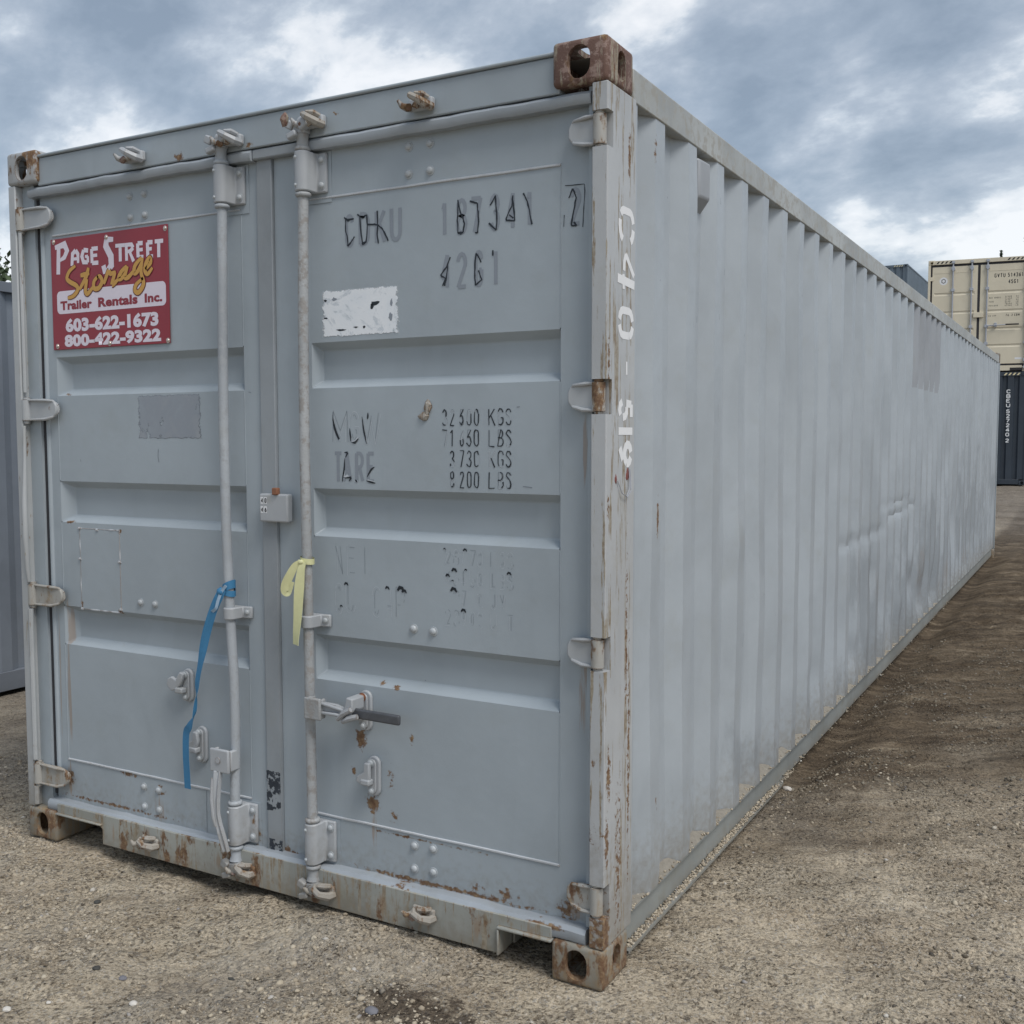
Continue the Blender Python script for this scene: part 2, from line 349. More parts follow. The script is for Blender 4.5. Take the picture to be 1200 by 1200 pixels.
def boolean(o, cutter, keep=False):
    md = o.modifiers.new('cut', 'BOOLEAN'); md.object = cutter; md.operation = 'DIFFERENCE'; md.solver = 'EXACT'
    dg = bpy.context.evaluated_depsgraph_get(); dg.update()
    me = bpy.data.meshes.new_from_object(o.evaluated_get(dg)); o.modifiers.clear()
    mats = list(o.data.materials); o.data = me
    me.materials.clear()
    for m in mats: me.materials.append(m)
    if not keep: bpy.data.objects.remove(cutter)

# numpy value noise
_P = np.random.rand(256, 256)
def vnoise(x, y):
    xi = np.floor(x).astype(int); yi = np.floor(y).astype(int); fx = x-xi; fy = y-yi
    fx = fx*fx*(3-2*fx); fy = fy*fy*(3-2*fy)
    a = _P[xi % 256, yi % 256]; b = _P[(xi+1) % 256, yi % 256]; c = _P[xi % 256, (yi+1) % 256]; d = _P[(xi+1) % 256, (yi+1) % 256]
    return (a*(1-fx)+b*fx)*(1-fy)+(c*(1-fx)+d*fx)*fy-.5
def fbm(x, y, o=4, g=.5):
    s = 0; a = 1
    for k in range(o): s = s+a*vnoise(x*2**k+17*k, y*2**k+31*k); a *= g
    return s

# ---------------------------------------------------------------- stroke lettering
def arc(cx, cy, rx, ry, a0, a1, n=7): return [(cx+rx*math.cos(R(a0+(a1-a0)*k/n)), cy+ry*math.sin(R(a0+(a1-a0)*k/n))) for k in range(n+1)]
GL = {
 'A': [[(0, 0), (.28, 1), (.56, 0)], [(.1, .34), (.46, .34)]], 'B': [[(.25, .52)]+arc(.28, .76, .24, .24, -80, 90)+[(0, 1), (0, 0)]+arc(.28, .26, .27, .26, -90, 85)+[(0, .52)]],
 'C': [arc(.28, .74, .26, .26, 10, 180)+arc(.28, .26, .26, .26, 180, 350)], 'D': [[(0, 0), (0, 1)]+arc(.22, .68, .33, .32, 90, 0, 5)+arc(.22, .32, .33, .32, 0, -90, 5)+[(0, 0)]],
 'E': [[(.52, 1), (0, 1), (0, 0), (.52, 0)], [(.04, .52), (.42, .52)]], 'G': [arc(.28, .74, .26, .26, 10, 180)+arc(.28, .26, .26, .26, 180, 360)+[(.54, .46), (.32, .46)]],
 'H': [[(0, 0), (0, 1)], [(.54, 0), (.54, 1)], [(.04, .52), (.5, .52)]], 'I': [[(.27, 0), (.27, 1)]], 'K': [[(0, 0), (0, 1)], [(.54, 1), (.05, .45)], [(.2, .6), (.56, 0)]],
 'L': [[(0, 1), (0, 0), (.5, 0)]], 'M': [[(0, 0), (0, 1), (.3, .3), (.6, 1), (.6, 0)]], 'N': [[(0, 0), (0, 1), (.54, 0), (.54, 1)]],
 'O': [arc(.28, .74, .26, .26, 0, 180)+arc(.28, .26, .26, .26, 180, 360)+[(.54, .74)]], 'P': [[(0, 0), (0, 1)]+arc(.26, .74, .27, .26, 90, -90, 8)+[(.04, .48)]],
 'R': [[(0, 0), (0, 1)]+arc(.26, .75, .27, .25, 90, -90, 8)+[(.04, .5)], [(.26, .48), (.55, 0)]], 'S': [arc(.28, .75, .25, .25, 10, 200)+[(.42, .48)]+arc(.28, .25, .26, .25, 35, -170)],
 'T': [[(-.02, 1), (.56, 1)], [(.27, .96), (.27, 0)]], 'U': [[(0, 1), (0, .28)]+arc(.27, .27, .27, .27, 180, 360)+[(.54, 1)]], 'V': [[(0, 1), (.28, 0), (.56, 1)]],
 'W': [[(0, 1), (.17, 0), (.32, .8), (.47, 0), (.64, 1)]], 'X': [[(0, 0), (.54, 1)], [(0, 1), (.54, 0)]], 'Y': [[(0, 1), (.27, .5), (.54, 1)], [(.27, .46), (.27, 0)]],
 '0': [arc(.28, .74, .24, .26, 0, 180)+arc(.28, .26, .24, .26, 180, 360)+[(.52, .74)]], '1': [[(.08, .82), (.3, 1), (.3, 0)]],
 '2': [arc(.28, .74, .24, .26, 170, -20)+[(.04, 0), (.54, 0)]], '3': [arc(.27, .76, .24, .24, 165, -80)+arc(.27, .26, .26, .26, 80, -165)],
 '4': [[(.42, 0), (.42, 1), (.02, .3), (.56, .3)]], '5': [[(.5, 1), (.08, 1), (.05, .56)]+arc(.26, .31, .26, .31, 110, -165)],
 '6': [[(.44, .97), (.14, .7)]+arc(.28, .28, .24, .28, 160, -200, 12)], '7': [[(.02, 1), (.54, 1), (.18, 0)]],
 '8': [arc(.28, .76, .22, .24, -90, 270, 12)+arc(.28, .26, .25, .26, 90, -270, 12)], '9': [[(.12, .03), (.42, .3)]+arc(.28, .72, .24, .28, -20, 340, 12)],
 '-': [[(.08, .48), (.46, .48)]], '.': [[(.04, .0), (.14, 0)]], ' ': []}
def ribbon(pts, wd):
    """outline of a polyline of width wd, as left and right points"""
    P = [Vector(p) for p in pts]; Q = [P[0]]
    for p in P[1:]:
        if (p-Q[-1]).length > 1e-5: Q.append(p)
    P = Q; L = []; Rr = []
    wds = wd if isinstance(wd, list) else [wd]*len(P)
    if len(P) < 2: return [], []
    for i, p in enumerate(P):
        d1 = (P[i]-P[i-1]).normalized() if i > 0 else (P[1]-P[0]).normalized()
        d2 = (P[i+1]-P[i]).normalized() if i < len(P)-1 else d1
        n = Vector((-(d1+d2).y, (d1+d2).x))
        if n.length < .3: n = Vector((-d1.y, d1.x))
        n.normalize(); c = max(.55, n.dot(Vector((-d1.y, d1.x))))
        L.append(p+n*wds[i]/2/c); Rr.append(p-n*wds[i]/2/c)
    return L, Rr
class Ink:
    """flat lettering laid on a wall: map() puts (a, b, lift) into space; each stroke lies a hair above the one before"""
    def __init__(s, mapf, th=.0004): s.mb = MB(); s.map = mapf; s.k = 0; s.th = th
    def stroke(s, pts, wd):
        for i in range(1, len(pts)-1):
            a = Vector(pts[i])-Vector(pts[i-1]); b = Vector(pts[i+1])-Vector(pts[i])
            if a.length > 1e-6 and b.length > 1e-6 and a.angle(b) > 1.25:
                w1 = wd[:i+1] if isinstance(wd, list) else wd; w2 = wd[i:] if isinstance(wd, list) else wd
                s.stroke(pts[:i+1], w1); s.stroke(pts[i:], w2); return
        L, Rr = ribbon(pts, wd)
        if not L: return
        s.k += 1; h = s.th+s.k % 9*.00004; n = len(L)
        s.mb.add([s.map(p.x, p.y, h) for p in L]+[s.map(p.x, p.y, h) for p in Rr], [(i, i+1, n+i+1, n+i) for i in range(n-1)])
    def dot(s, c, r, n=10):
        s.k += 1; h = s.th+s.k % 9*.00004
        s.mb.add([s.map(c[0]+r*math.cos(6.2832*k/n), c[1]+r*math.sin(6.2832*k/n), h) for k in range(n)], [tuple(range(n))])
    def poly(s, pts):
        s.k += 1; h = s.th
        s.mb.add([s.map(a, b, h) for a, b in pts], [tuple(range(len(pts)))])
    def glyph(s, ch, x0, x1, z0, z1, wd, frac=1.0):
        for st in GL.get(ch, []):
            s.stroke([(x0+wd/2+(x1-x0-wd)*a/.56, z0+wd/2+(z1-z0-wd)*b) for a, b in st], wd)
    def text(s, txt, x0, z0, h, adv, wd, wr=.56):
        for i, ch in enumerate(txt): s.glyph(ch, x0+i*adv, x0+i*adv+h*wr, z0, z0+h, wd)
    def build(s, name, mat, parent, stuff=False):
        o = s.mb.build(name, mat, parent, smooth=0, recalc=False)
        if stuff: o['kind'] = 'stuff'
        return o
    def flush(s, name, mat, parent):
        """what was drawn so far becomes one piece, then start the next"""
        if s.mb.f: o = s.mb.build(name, mat, parent, smooth=0, recalc=False); s.mb = MB(); return o
def onfront(y): return lambda a, b, h: (a, y-h, b)
def onside(x): return lambda a, b, h: (x+h, a, b)

# ---------------------------------------------------------------- shapes of the worn lettering, metres on the door plane (x, z)
PEEL_A = [[(1.534,2.215),(1.545,2.207),(1.571,2.208)],[(1.539,2.212),(1.54,2.174),(1.546,2.151),(1.547,2.127),(1.56,2.139),(1.573,2.154)],[(1.584,2.22),(1.595,2.212),(1.609,2.21),(1.62,2.215)],[(1.594,2.214),(1.599,2.157),(1.604,2.127),(1.617,2.134),(1.622,2.183),(1.62,2.215)],[(1.622,2.186),(1.65,2.183),(1.664,2.179),(1.679,2.167),(1.687,2.155),(1.699,2.13)],[(1.66,2.223),(1.66,2.179),(1.659,2.152),(1.663,2.125)]]
PEEL_B = [[(1.946,2.225),(1.954,2.189),(1.963,2.172),(1.968,2.156),(1.964,2.13),(1.946,2.13),(1.945,2.166),(1.947,2.218)],[(1.987,2.216),(2.011,2.208),(2.014,2.183),(2.017,2.155),(2.012,2.124),(2.004,2.125)],[(2.054,2.197),(2.072,2.223),(2.075,2.181),(2.077,2.149),(2.074,2.126),(2.05,2.148)],[(2.128,2.217),(2.125,2.188),(2.107,2.158),(2.107,2.15),(2.135,2.146),(2.131,2.183),(2.128,2.217)],[(2.116,2.165),(2.13,2.154)],[(2.162,2.219),(2.175,2.194),(2.181,2.17),(2.189,2.131)],[(1.919,2.063),(1.906,2.035),(1.886,2.014),(1.904,2.002),(1.892,1.983)],[(1.911,2.043),(1.906,2.006),(1.899,1.982)],[(2.025,2.04),(2.008,2.067),(2.003,2.035),(2.003,2.003),(2.005,1.977),(2.026,1.991),(2.015,2.018)],[(2.063,2.071),(2.063,2.055)],[(2.303,2.19),(2.315,2.215),(2.325,2.189),(2.318,2.156),(2.311,2.116),(2.327,2.115),(2.318,2.125)]]
BOX2 = [[(2.292,2.225),(2.349,2.223),(2.351,2.205),(2.348,2.16),(2.345,2.109)],[(2.289,2.147),(2.288,2.115)]]
SCR_GHOST = [[(1.888,2.225),(1.912,2.124)],[(1.937,2.228),(1.98,2.124)],[(1.985,2.228),(2.03,2.122)],[(2.051,2.229),(2.088,2.124)],[(2.107,2.229),(2.139,2.123)],[(2.171,2.226),(2.191,2.126)],[(2.303,2.218),(2.342,2.114)],[(1.884,2.076),(1.921,1.972)],[(1.938,2.075),(1.979,1.97)],[(1.999,2.076),(2.032,1.971)],[(2.063,2.073),(2.081,1.969)]]
GHOSTC = [[(1.535,2.224),(1.572,2.122)],[(1.588,2.225),(1.632,2.123)],[(1.649,2.227),(1.692,2.123)],[(1.705,2.23),(1.75,2.125)]]
MGW = [[(1.48,1.619),(1.48,1.595),(1.487,1.568),(1.504,1.533)],[(1.546,1.568),(1.55,1.528)],[(1.552,1.525),(1.565,1.523),(1.58,1.536)],[(1.594,1.604),(1.602,1.554),(1.611,1.52)],[(1.523,1.493),(1.537,1.493),(1.528,1.477)],[(1.525,1.475),(1.522,1.44),(1.514,1.401)],[(1.519,1.413),(1.55,1.415),(1.54,1.403)],[(1.64,1.449),(1.627,1.441),(1.611,1.417)],[(1.608,1.405),(1.642,1.399)],[(1.564,1.408),(1.573,1.401)],[(1.617,1.615),(1.615,1.596)],[(1.658,1.614),(1.647,1.523)]]
MGWg = [[(1.478,1.619),(1.535,1.52)],[(1.545,1.62),(1.583,1.523)],[(1.593,1.619),(1.658,1.522)],[(1.481,1.496),(1.517,1.397)],[(1.515,1.496),(1.552,1.398)],[(1.565,1.496),(1.6,1.399)],[(1.609,1.496),(1.644,1.399)]]
NUM = [[(1.889,1.621),(1.905,1.574)],[(1.915,1.622),(1.93,1.573)],[(1.949,1.622),(1.963,1.574)],[(1.973,1.62),(1.989,1.575)],[(1.998,1.62),(2.014,1.574)],[(2.048,1.623),(2.068,1.574)],[(2.078,1.618),(2.096,1.575)],[(2.104,1.621),(2.122,1.576)],[(1.848,1.561),(1.848,1.513)],[(1.848,1.5),(1.847,1.453)],[(1.847,1.439),(1.847,1.392)]]
NET = [[(1.483,1.201),(1.512,1.102)],[(1.53,1.204),(1.566,1.106)],[(1.577,1.206),(1.612,1.109)],[(1.481,1.079),(1.51,0.98)],[(1.522,1.08),(1.561,0.984)],[(1.625,1.077),(1.66,0.981)],[(1.674,1.079),(1.708,0.981)],[(1.716,1.081),(1.75,0.984)],[(1.894,1.208),(1.915,1.158)],[(1.924,1.208),(1.945,1.16)],[(1.951,1.21),(1.968,1.161)],[(1.98,1.209),(2.001,1.161)],[(2.007,1.209),(2.027,1.162)],[(2.053,1.209),(2.073,1.16)],[(2.084,1.21),(2.101,1.159)],[(2.107,1.209),(2.13,1.161)],[(1.437,1.117),(1.437,1.056)],[(1.436,1.051),(1.436,0.996)],[(1.435,0.984),(1.434,0.924)]]
BLK = [[(1.894,1.208)],[(1.966,1.208)],[(1.928,1.146)],[(1.905,1.129)],[(1.922,1.114)],[(1.968,1.149)],[(1.926,1.087)],[(1.96,1.027)],[(1.525,1.078)],[(1.504,1.006)],[(1.684,1.076)],[(1.735,1.076)],[(1.747,1.07)],[(2.115,1.147)]]
SIGNW = [[(0.201,2.238),(0.253,2.246),(0.267,2.222),(0.251,2.199),(0.225,2.189)],[(0.222,2.247),(0.215,2.14)],[(0.291,2.165),(0.296,2.208),(0.313,2.219),(0.325,2.205),(0.325,2.173)],[(0.295,2.189),(0.324,2.189)],[(0.38,2.213),(0.356,2.217),(0.346,2.195),(0.354,2.174),(0.377,2.171),(0.378,2.193),(0.362,2.193)],[(0.431,2.217),(0.398,2.217),(0.399,2.167),(0.432,2.166)],[(0.398,2.193),(0.427,2.193)],[(0.512,2.241),(0.477,2.243),(0.473,2.221),(0.498,2.183),(0.499,2.151),(0.478,2.133),(0.457,2.132)],[(0.458,2.154),(0.466,2.125)],[(0.522,2.217),(0.569,2.216)],[(0.546,2.217),(0.545,2.161)],[(0.577,2.216),(0.577,2.161)],[(0.569,2.216),(0.603,2.215),(0.611,2.203),(0.596,2.192),(0.582,2.192)],[(0.593,2.191),(0.612,2.156)],[(0.659,2.215),(0.634,2.216),(0.635,2.168),(0.661,2.167)],[(0.635,2.193),(0.659,2.193)],[(0.707,2.214),(0.682,2.215),(0.683,2.166),(0.708,2.165)],[(0.682,2.192),(0.703,2.192)],[(0.718,2.215),(0.759,2.214)],[(0.737,2.214),(0.736,2.16)]]
SIGNG = [[(0.311,2.164),(0.279,2.148),(0.263,2.124),(0.278,2.109),(0.314,2.092),(0.319,2.075),(0.294,2.056),(0.264,2.051)],[(0.38,2.152),(0.367,2.121),(0.329,2.077)],[(0.371,2.112),(0.361,2.072),(0.373,2.06),(0.402,2.082)],[(0.337,2.127),(0.384,2.132)],[(0.43,2.118),(0.408,2.101),(0.407,2.077),(0.431,2.076),(0.45,2.098),(0.439,2.117),(0.424,2.114)],[(0.459,2.088),(0.484,2.132),(0.495,2.122),(0.522,2.126)],[(0.519,2.125),(0.501,2.083),(0.532,2.099)],[(0.578,2.143),(0.548,2.123),(0.536,2.102),(0.553,2.103),(0.574,2.125)],[(0.582,2.141),(0.567,2.106),(0.584,2.103),(0.611,2.122)],[(0.653,2.166),(0.62,2.141),(0.615,2.116),(0.633,2.121),(0.656,2.154)],[(0.658,2.165),(0.649,2.116),(0.66,2.076),(0.636,2.048),(0.617,2.053),(0.622,2.074),(0.658,2.095)],[(0.67,2.124),(0.696,2.143),(0.693,2.161),(0.675,2.145),(0.668,2.12),(0.681,2.107),(0.705,2.127)]]
SIGNBOX = [[(0.211,2.078),(0.763,2.074),(0.763,1.993),(0.213,1.997)],[(0.221,2.042),(0.747,2.009)],[(0.225,2.042),(0.392,2.005)],[(0.425,2.042),(0.626,2.001)],[(0.66,2.04),(0.747,2.006)],[(0.247,1.979),(0.724,1.923)],[(0.238,1.917),(0.736,1.87)],[(0.245,1.931),(0.726,1.966)],[(0.194,2.259),(0.769,2.255),(0.2,1.878),(0.771,1.874),(0.476,2.251),(0.48,1.877)]]

# ================================================================ shared container pieces
W_, L_, H_ = 2.438, 12.192, 2.591
def casting_mesh():
    """corner casting reaching from (0,0,0) to (-.162, .178, -.118), hollow, with oval holes"""
    o = MB().box(-.162, 0, 0, .178, -.118, 0).build('corner_casting', M['cast_worn'], None, bevel=.012, smooth=40, seg=3)
    for c in (MB().box(-.146, -.020, .016, .162, -.102, -.016),
              MB().prism(obround(-.083, -.060, .066, .088), -.05, .06),
              MB().prism([(a, b) for a, b in obround(.095, -.060, .052, .082)], -.06, .05, 'x'),
              MB().prism([(a, b) for a, b in obround(-.082, .09, .064, .11)], -.2, .05, 'z')):
        cu = c.build('cutter', None, None, smooth=0); boolean(o, cu)
    me = o.data; me.shade_smooth(); me.set_sharp_from_angle(angle=R(35))
    bpy.data.objects.remove(o); return me
CAST = casting_mesh()
def casting(parent, right, back, top, mat, H=H_, L=L_):
    me = CAST.copy(); me.materials.clear(); me.materials.append(mat)
    sx, sy, sz = (1 if right else -1), (-1 if back else 1), (1 if top else -1)
    if sx*sy*sz < 0: me.flip_normals()
    for v in me.vertices: v.co = (v.co.x*sx, v.co.y*sy, v.co.z*sz)
    o = bpy.data.objects.new('corner_casting', me); COL.objects.link(o); o.parent = parent
    o.location = (W_ if right else 0, L if back else 0, H if top else 0)
    return o
def bolt_mesh(name, r=.011, h=.009, hexa=False):
    mb = MB(); n = 6 if hexa else 12; prof = [(r*1.35, 0), (r*1.35, .002), (r, .002), (r*.95, h*.7), (r*.6, h), (.0006, h*1.08)]
    vs = []; 
    for rr, hh in prof: vs += [(rr*math.cos(2*math.pi*k/n), -hh, rr*math.sin(2*math.pi*k/n)) for k in range(n)]
    mb.add(vs, [(i*n+k, i*n+(k+1) % n, (i+1)*n+(k+1) % n, (i+1)*n+k) for i in range(len(prof)-1) for k in range(n)])
    return mb.mesh(name)
BOLT = bolt_mesh('bolt'); BOLT.materials.append(M['bolt']); BOLT.shade_smooth(); BOLT.set_sharp_from_angle(angle=R(50))
def bolt(parent, x, y, z, s=1.0, mat=None):
    me = BOLT
    if mat: me = BOLT.copy(); me.materials.clear(); me.materials.append(mat)
    o = bpy.data.objects.new('bolt', me); COL.objects.link(o); o.parent = parent; o.location = (x, y, z); o.scale = (s, s, s); return o
def corr_profile(y0, first, y1, pitch=.281, out=.074, slope=.068):
    """(y, depth 0..1) break points of the pressed side sheet"""
    p = [(y0, 1), (first-out-slope, 1), (first-out, 0)]; e = first
    while e+slope < y1-.08:
        p += [(e, 0), (e+slope, 1)]
        nx = e+pitch
        if nx < y1-.03: p += [(nx-out-slope, 1), (nx-out, 0)]
        e = nx
    if p[-1][1] == 0: p.append((y1, 0))
    else: p.append((y1, 1))
    q = [p[0]]
    for a in p[1:]:
        if a[0] > q[-1][0]+1e-4: q.append(a)
    return q
def side_sheet(parent, xout, nx, y0, first, y1, z0, z1, mat, disp=None, nz=2, sub=1, depth=.036):
    """corrugated sheet in the y-z plane; nx = +1 faces +x"""
    pr = corr_profile(y0, first, y1); ys = []; ds = []
    for (a, da), (b, db) in zip(pr, pr[1:]):
        for k in range(sub): ys.append(a+(b-a)*k/sub); ds.append(da+(db-da)*k/sub)
    ys.append(pr[-1][0]); ds.append(pr[-1][1])
    ys = np.array(ys); ds = np.array(ds); zs = np.linspace(z0, z1, nz)
    Y, Z = np.meshgrid(ys, zs); X = xout-nx*ds[None, :]*depth*np.ones_like(Y)
    if disp is not None: X = X+nx*disp(Y, Z, ds[None, :]*np.ones_like(Y))
    ny = len(ys); vs = np.stack([X, Y, Z], -1).reshape(-1, 3)
    fs = [(j*ny+i, j*ny+i+1, (j+1)*ny+i+1, (j+1)*ny+i) if nx > 0 else (j*ny+i, (j+1)*ny+i, (j+1)*ny+i+1, j*ny+i+1) for j in range(nz-1) for i in range(ny-1)]
    me = bpy.data.meshes.new('side_wall'); me.from_pydata(vs.tolist(), [], fs)
    return link('side_wall', me, mat, parent, smooth=19)
def end_sheet(parent, yout, ny, x0, x1, z0, z1, mat, depth=.045, pitch=.27, first=.25, name='end_wall'):
    xs = [(x0, 0)]; e = x0+first-.1
    while e < x1-.2: xs += [(e, 0), (e+.03, 1), (e+.03+.075, 1), (e+.06+.075, 0)]; e += pitch
    xs.append((x1, 0)); vs = []
    for z in (z0, z1): vs += [(x, yout-ny*d*depth, z) for x, d in xs]
    n = len(xs); mb = MB(); mb.add(vs, [(i, i+1, n+i+1, n+i) if ny < 0 else (i, n+i, n+i+1, i+1) for i in range(n-1)])
    return mb.build(name, mat, parent, smooth=0, recalc=False)
def roof_floor(parent, mat, H=H_, L=L_):
    mb = MB(); prof = [(0.03, H-.045)]; y = .2
    while y < L-.25: prof += [(y, H-.045), (y+.03, H-.022), (y+.10, H-.022), (y+.13, H-.045)]; y += .21
    prof.append((L-.03, H-.045)); n = len(prof)
    vs = [(.03, a, b) for a, b in prof]+[(W_-.03, a, b) for a, b in prof]
    mb.add(vs, [(i, i+1, n+i+1, n+i) for i in range(n-1)]); mb.build('roof', mat, parent, smooth=0, recalc=False)
    MB().box(.06, W_-.06, .06, L-.06, .13, .16).build('floor', M['inside'], parent)

# ================================================================ the grey container in front
A = empty('shipping_container', 'grey forty foot container with rusty corners and red rental sign on its doors', 'shipping container')
for rt in (0, 1):
    for bk in (0, 1):
        for tp in (0, 1):
            m = M['cast_rust'] if (rt and tp and not bk) else (M['cast_left'] if (tp and not bk) else M['cast_worn'])
            c = casting(A, rt, bk, tp, m)
            if m is M['cast_rust']: c['label'] = 'fully rusted reddish brown top corner casting'
# posts, the right one cut away at the four hinges
HZ = [2.352, 1.648, .948, .252]
MB().box(0, .038, .004, .16, .1185, H_-.1185).build('corner_post', M['post_l'], A, bevel=.004)
MB().box(.0385, .103, .036, .16, .1185, H_-.1185).build('post_flange', M['frame'], A)
rp = MB().prism([(2.392, .004), (2.438, .004), (2.438, .200), (2.430, .200), (2.430, .075), (2.392, .060)], .119, H_-.119, 'z').build('corner_post', M['post'], A, bevel=.014, seg=4)
for z in HZ: boolean(rp, MB().box(2.380, 2.4435, -.02, .040, z-.047, z+.047).build('cutter', None))
rp.data.shade_smooth(); rp.data.set_sharp_from_angle(angle=R(35)); wn_ = rp.modifiers.new('normals', 'WEIGHTED_NORMAL'); wn_.keep_sharp = True; wn_.weight = 100
rp['label'] = 'front right post with vertical white lettering and brown scrapes'
MB().box(2.372, 2.384, .030, .08, .165, H_-.12).build('post_flange', M['frame'], A)
for x0, x1 in ((.0, .16), (W_-.16, W_)): MB().box(x0, x1, L_-.06, L_-.004, .1185, H_-.1185).build('corner_post', M['frame'], A, bevel=.004)
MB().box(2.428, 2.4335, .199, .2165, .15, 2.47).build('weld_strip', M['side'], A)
# header with folded top edge
mb = MB().box(.150, 2.290, .018, .10, 2.462, 2.562); mb.box(.12, 2.30, .010, .055, 2.5625, 2.573)
mb.build('header', M['header'], A, bevel=.004)
MB().box(.13, 2.31, .060, .10, 2.439, 2.461).build('header_recess', M['gasket'], A)
# top lip of the doors: a rounded bar left and right of the flat seam cover
mb = MB()
def lipbar(mb, x0, x1, z, wob=0.0, y=.034, ry=.020, rz=.017, n=8):
    # a folded flat bar with chamfered edges
    sec = [(-ry*.75, -rz), (-ry, -rz*.55), (-ry, rz*.45), (-ry*.55, rz), (ry, rz), (ry, -rz)]; n = 6
    N = 24; vs = []
    for i in range(N+1):
        x = x0+(x1-x0)*i/N; zz = z+wob*math.sin(i*.9)*.4+wob*math.sin(i*2.3)*.3
        vs += [(x, y+a, zz+b) for a, b in sec]
    mb.add(vs, [(i*n+k, (i+1)*n+k, (i+1)*n+(k+1) % n, i*n+(k+1) % n) for i in range(N) for k in range(n)]+[tuple(range(n)), tuple(N*n+k for k in range(n-1, -1, -1))])
# sill with pockets beside both castings, bottom lip above it
prof = [(.1635, .110), (.170, .0685), (.170, .112)]
sill = MB().prism([(.163, .150), (.163, .108), (.395, .108), (.412, .095), (.412, .038), (2.105, .030), (2.105, .108), (2.275, .108), (2.275, .150)], .006, .085)
sill.box(.40, .414, .0855, .30, .03, .10).box(2.103, 2.112, .0855, .30, .03, .10)
sill.box(.163, .4125, -.004, .03, .1085, .116).box(2.1005, 2.278, -.006, .03, .1085, .117).box(2.100, 2.107, -.006, .05, .030, .1075)
sl = sill.build('door_sill', M['sill'], A, bevel=.003); sl['label'] = 'rust stained sill under the doors'
MB().box(.175, 2.27, .30, .306, .03, .15).build('cross_member', M['inside'], A)
# seal box on the seam
sb = MB().box(1.203, 1.322, .010, .0375, 1.266, 1.358).build('seal_cover', M['hard'], A, bevel=.006, seg=3)
k1 = Ink(onfront(.010)); 
for zz in (1.325, 1.295):
    k1.poly([(1.2095, zz), (1.2215, zz), (1.2215, zz+.022), (1.2095, zz+.022)]); k1.poly([(1.2245, zz), (1.2365, zz), (1.2365, zz+.022), (1.2245, zz+.022)])
k1.build('number_plate', M['stencil'], sb)
k2 = Ink(onfront(.0092))
for zz, tx in ((1.328, '40'), (1.298, '46')): k2.text(tx, 1.212, zz, .016, .015, .0028)
k2.build('lettering', M['black'], sb)
MB().box(1.262, 1.285, .004, .02, 1.355, 1.378).build('rusty_tab', M['boltrust'], sb, bevel=.003)

# ---------------------------------------------------------------- doors
def door(X0, X1, P0, P1, label):
    Z0, Z1, y0, dp = .150, 2.438, .050, .034
    gr = [(.761, .908), (1.225, 1.378), (1.695, 1.838)]
    mb = MB()
    def quad(a, b, c, d): mb.add([a, b, c, d], [(0, 1, 2, 3)])
    def rect(x0, x1, z0, z1):
        nx = max(1, int((x1-x0)/.15)); nz = max(1, int((z1-z0)/.15))
        for i in range(nx):
            for j in range(nz):
                a0, a1 = x0+(x1-x0)*i/nx, x0+(x1-x0)*(i+1)/nx; b0, b1 = z0+(z1-z0)*j/nz, z0+(z1-z0)*(j+1)/nz
                quad((a0, y0, b0), (a1, y0, b0), (a1, y0, b1), (a0, y0, b1))
    rect(X0, P0, Z0, Z1); rect(P1, X1, Z0, Z1)
    zs = [Z0]+[v for g in gr for v in g]+[Z1]
    for i in range(0, len(zs), 2): rect(P0, P1, zs[i], zs[i+1])
    for zb, zt in gr:
        h = .024; s = .045 if P0 < 1 else .02; yi = y0+dp; e = .008
        a = [(P0, y0, zb), (P1, y0, zb), (P1, y0, zt), (P0, y0, zt)]; b = [(P0+s, yi, zb+h), (P1-e, yi, zb+h), (P1-e, yi, zt-h), (P0+s, yi, zt-h)]
        for k in range(4): quad(a[k], a[(k+1) % 4], b[(k+1) % 4], b[k])
        quad(*b)
    for a, b in (((X0, Z0), (X1, Z0)), ((X1, Z0), (X1, Z1)), ((X1, Z1), (X0, Z1)), ((X0, Z1), (X0, Z0))):
        quad((a[0], y0, a[1]), (a[0], .10, a[1]), (b[0], .10, b[1]), (b[0], y0, b[1]))
    me = mb.mesh('door'); bm = bmesh.new(); bm.from_mesh(me); bmesh.ops.remove_doubles(bm, verts=bm.verts, dist=.0002)
    bmesh.ops.recalc_face_normals(bm, faces=bm.faces); bm.to_mesh(me); bm.free()
    d = link('door', me, M['door'], A, bevel=.0035, smooth=25, seg=2)
    d['label'] = label
    # weld seams where the pressed panel meets the frame
    def seam(x0, z0, x1, z1, r):
        N = 14; wl = MB(); wl.tube([(x0+(x1-x0)*i/N, y0-.0005, z0+(z1-z0)*i/N+random.uniform(-1, 1)*.0006) for i in range(N+1)], r, 6); wl.build('weld_seam', M['bright'] if r > .002 else M['door'], d)
    seam(P0, 2.283, P1, 2.283, .0042); seam(P0, .316, P1, .316, .0042)
    seam(P1, .318, P1, .755, .0016); seam(P1, .912, P1, 1.22, .0016); seam(P1, 1.382, P1, 1.69, .0016); seam(P1, 1.842, P1, 2.28, .0016)
    if P0 < 1: seam(P0, .318, P0, .755, .0016); seam(P0, .912, P0, 1.22, .0016); seam(P0, 1.382, P0, 1.69, .0016)
    return d
DL = door(.116, 1.188, .184, 1.112, 'left door with the red sign')
DR_ = door(1.254, 2.368, 1.398, 2.279, 'right door with peeling container number')
MB().box(1.1895, 1.2525, .038, .060, .150, 2.432).build('seam_strip', M['astragal'], DR_, bevel=.003)
MB().box(.1045, .1155, .046, .095, .17, 2.42).build('gasket', M['gasket'], DL)
MB().box(2.3685, 2.3712, .056, .095, .17, 2.42).build('gasket', M['gasket'], DR_)
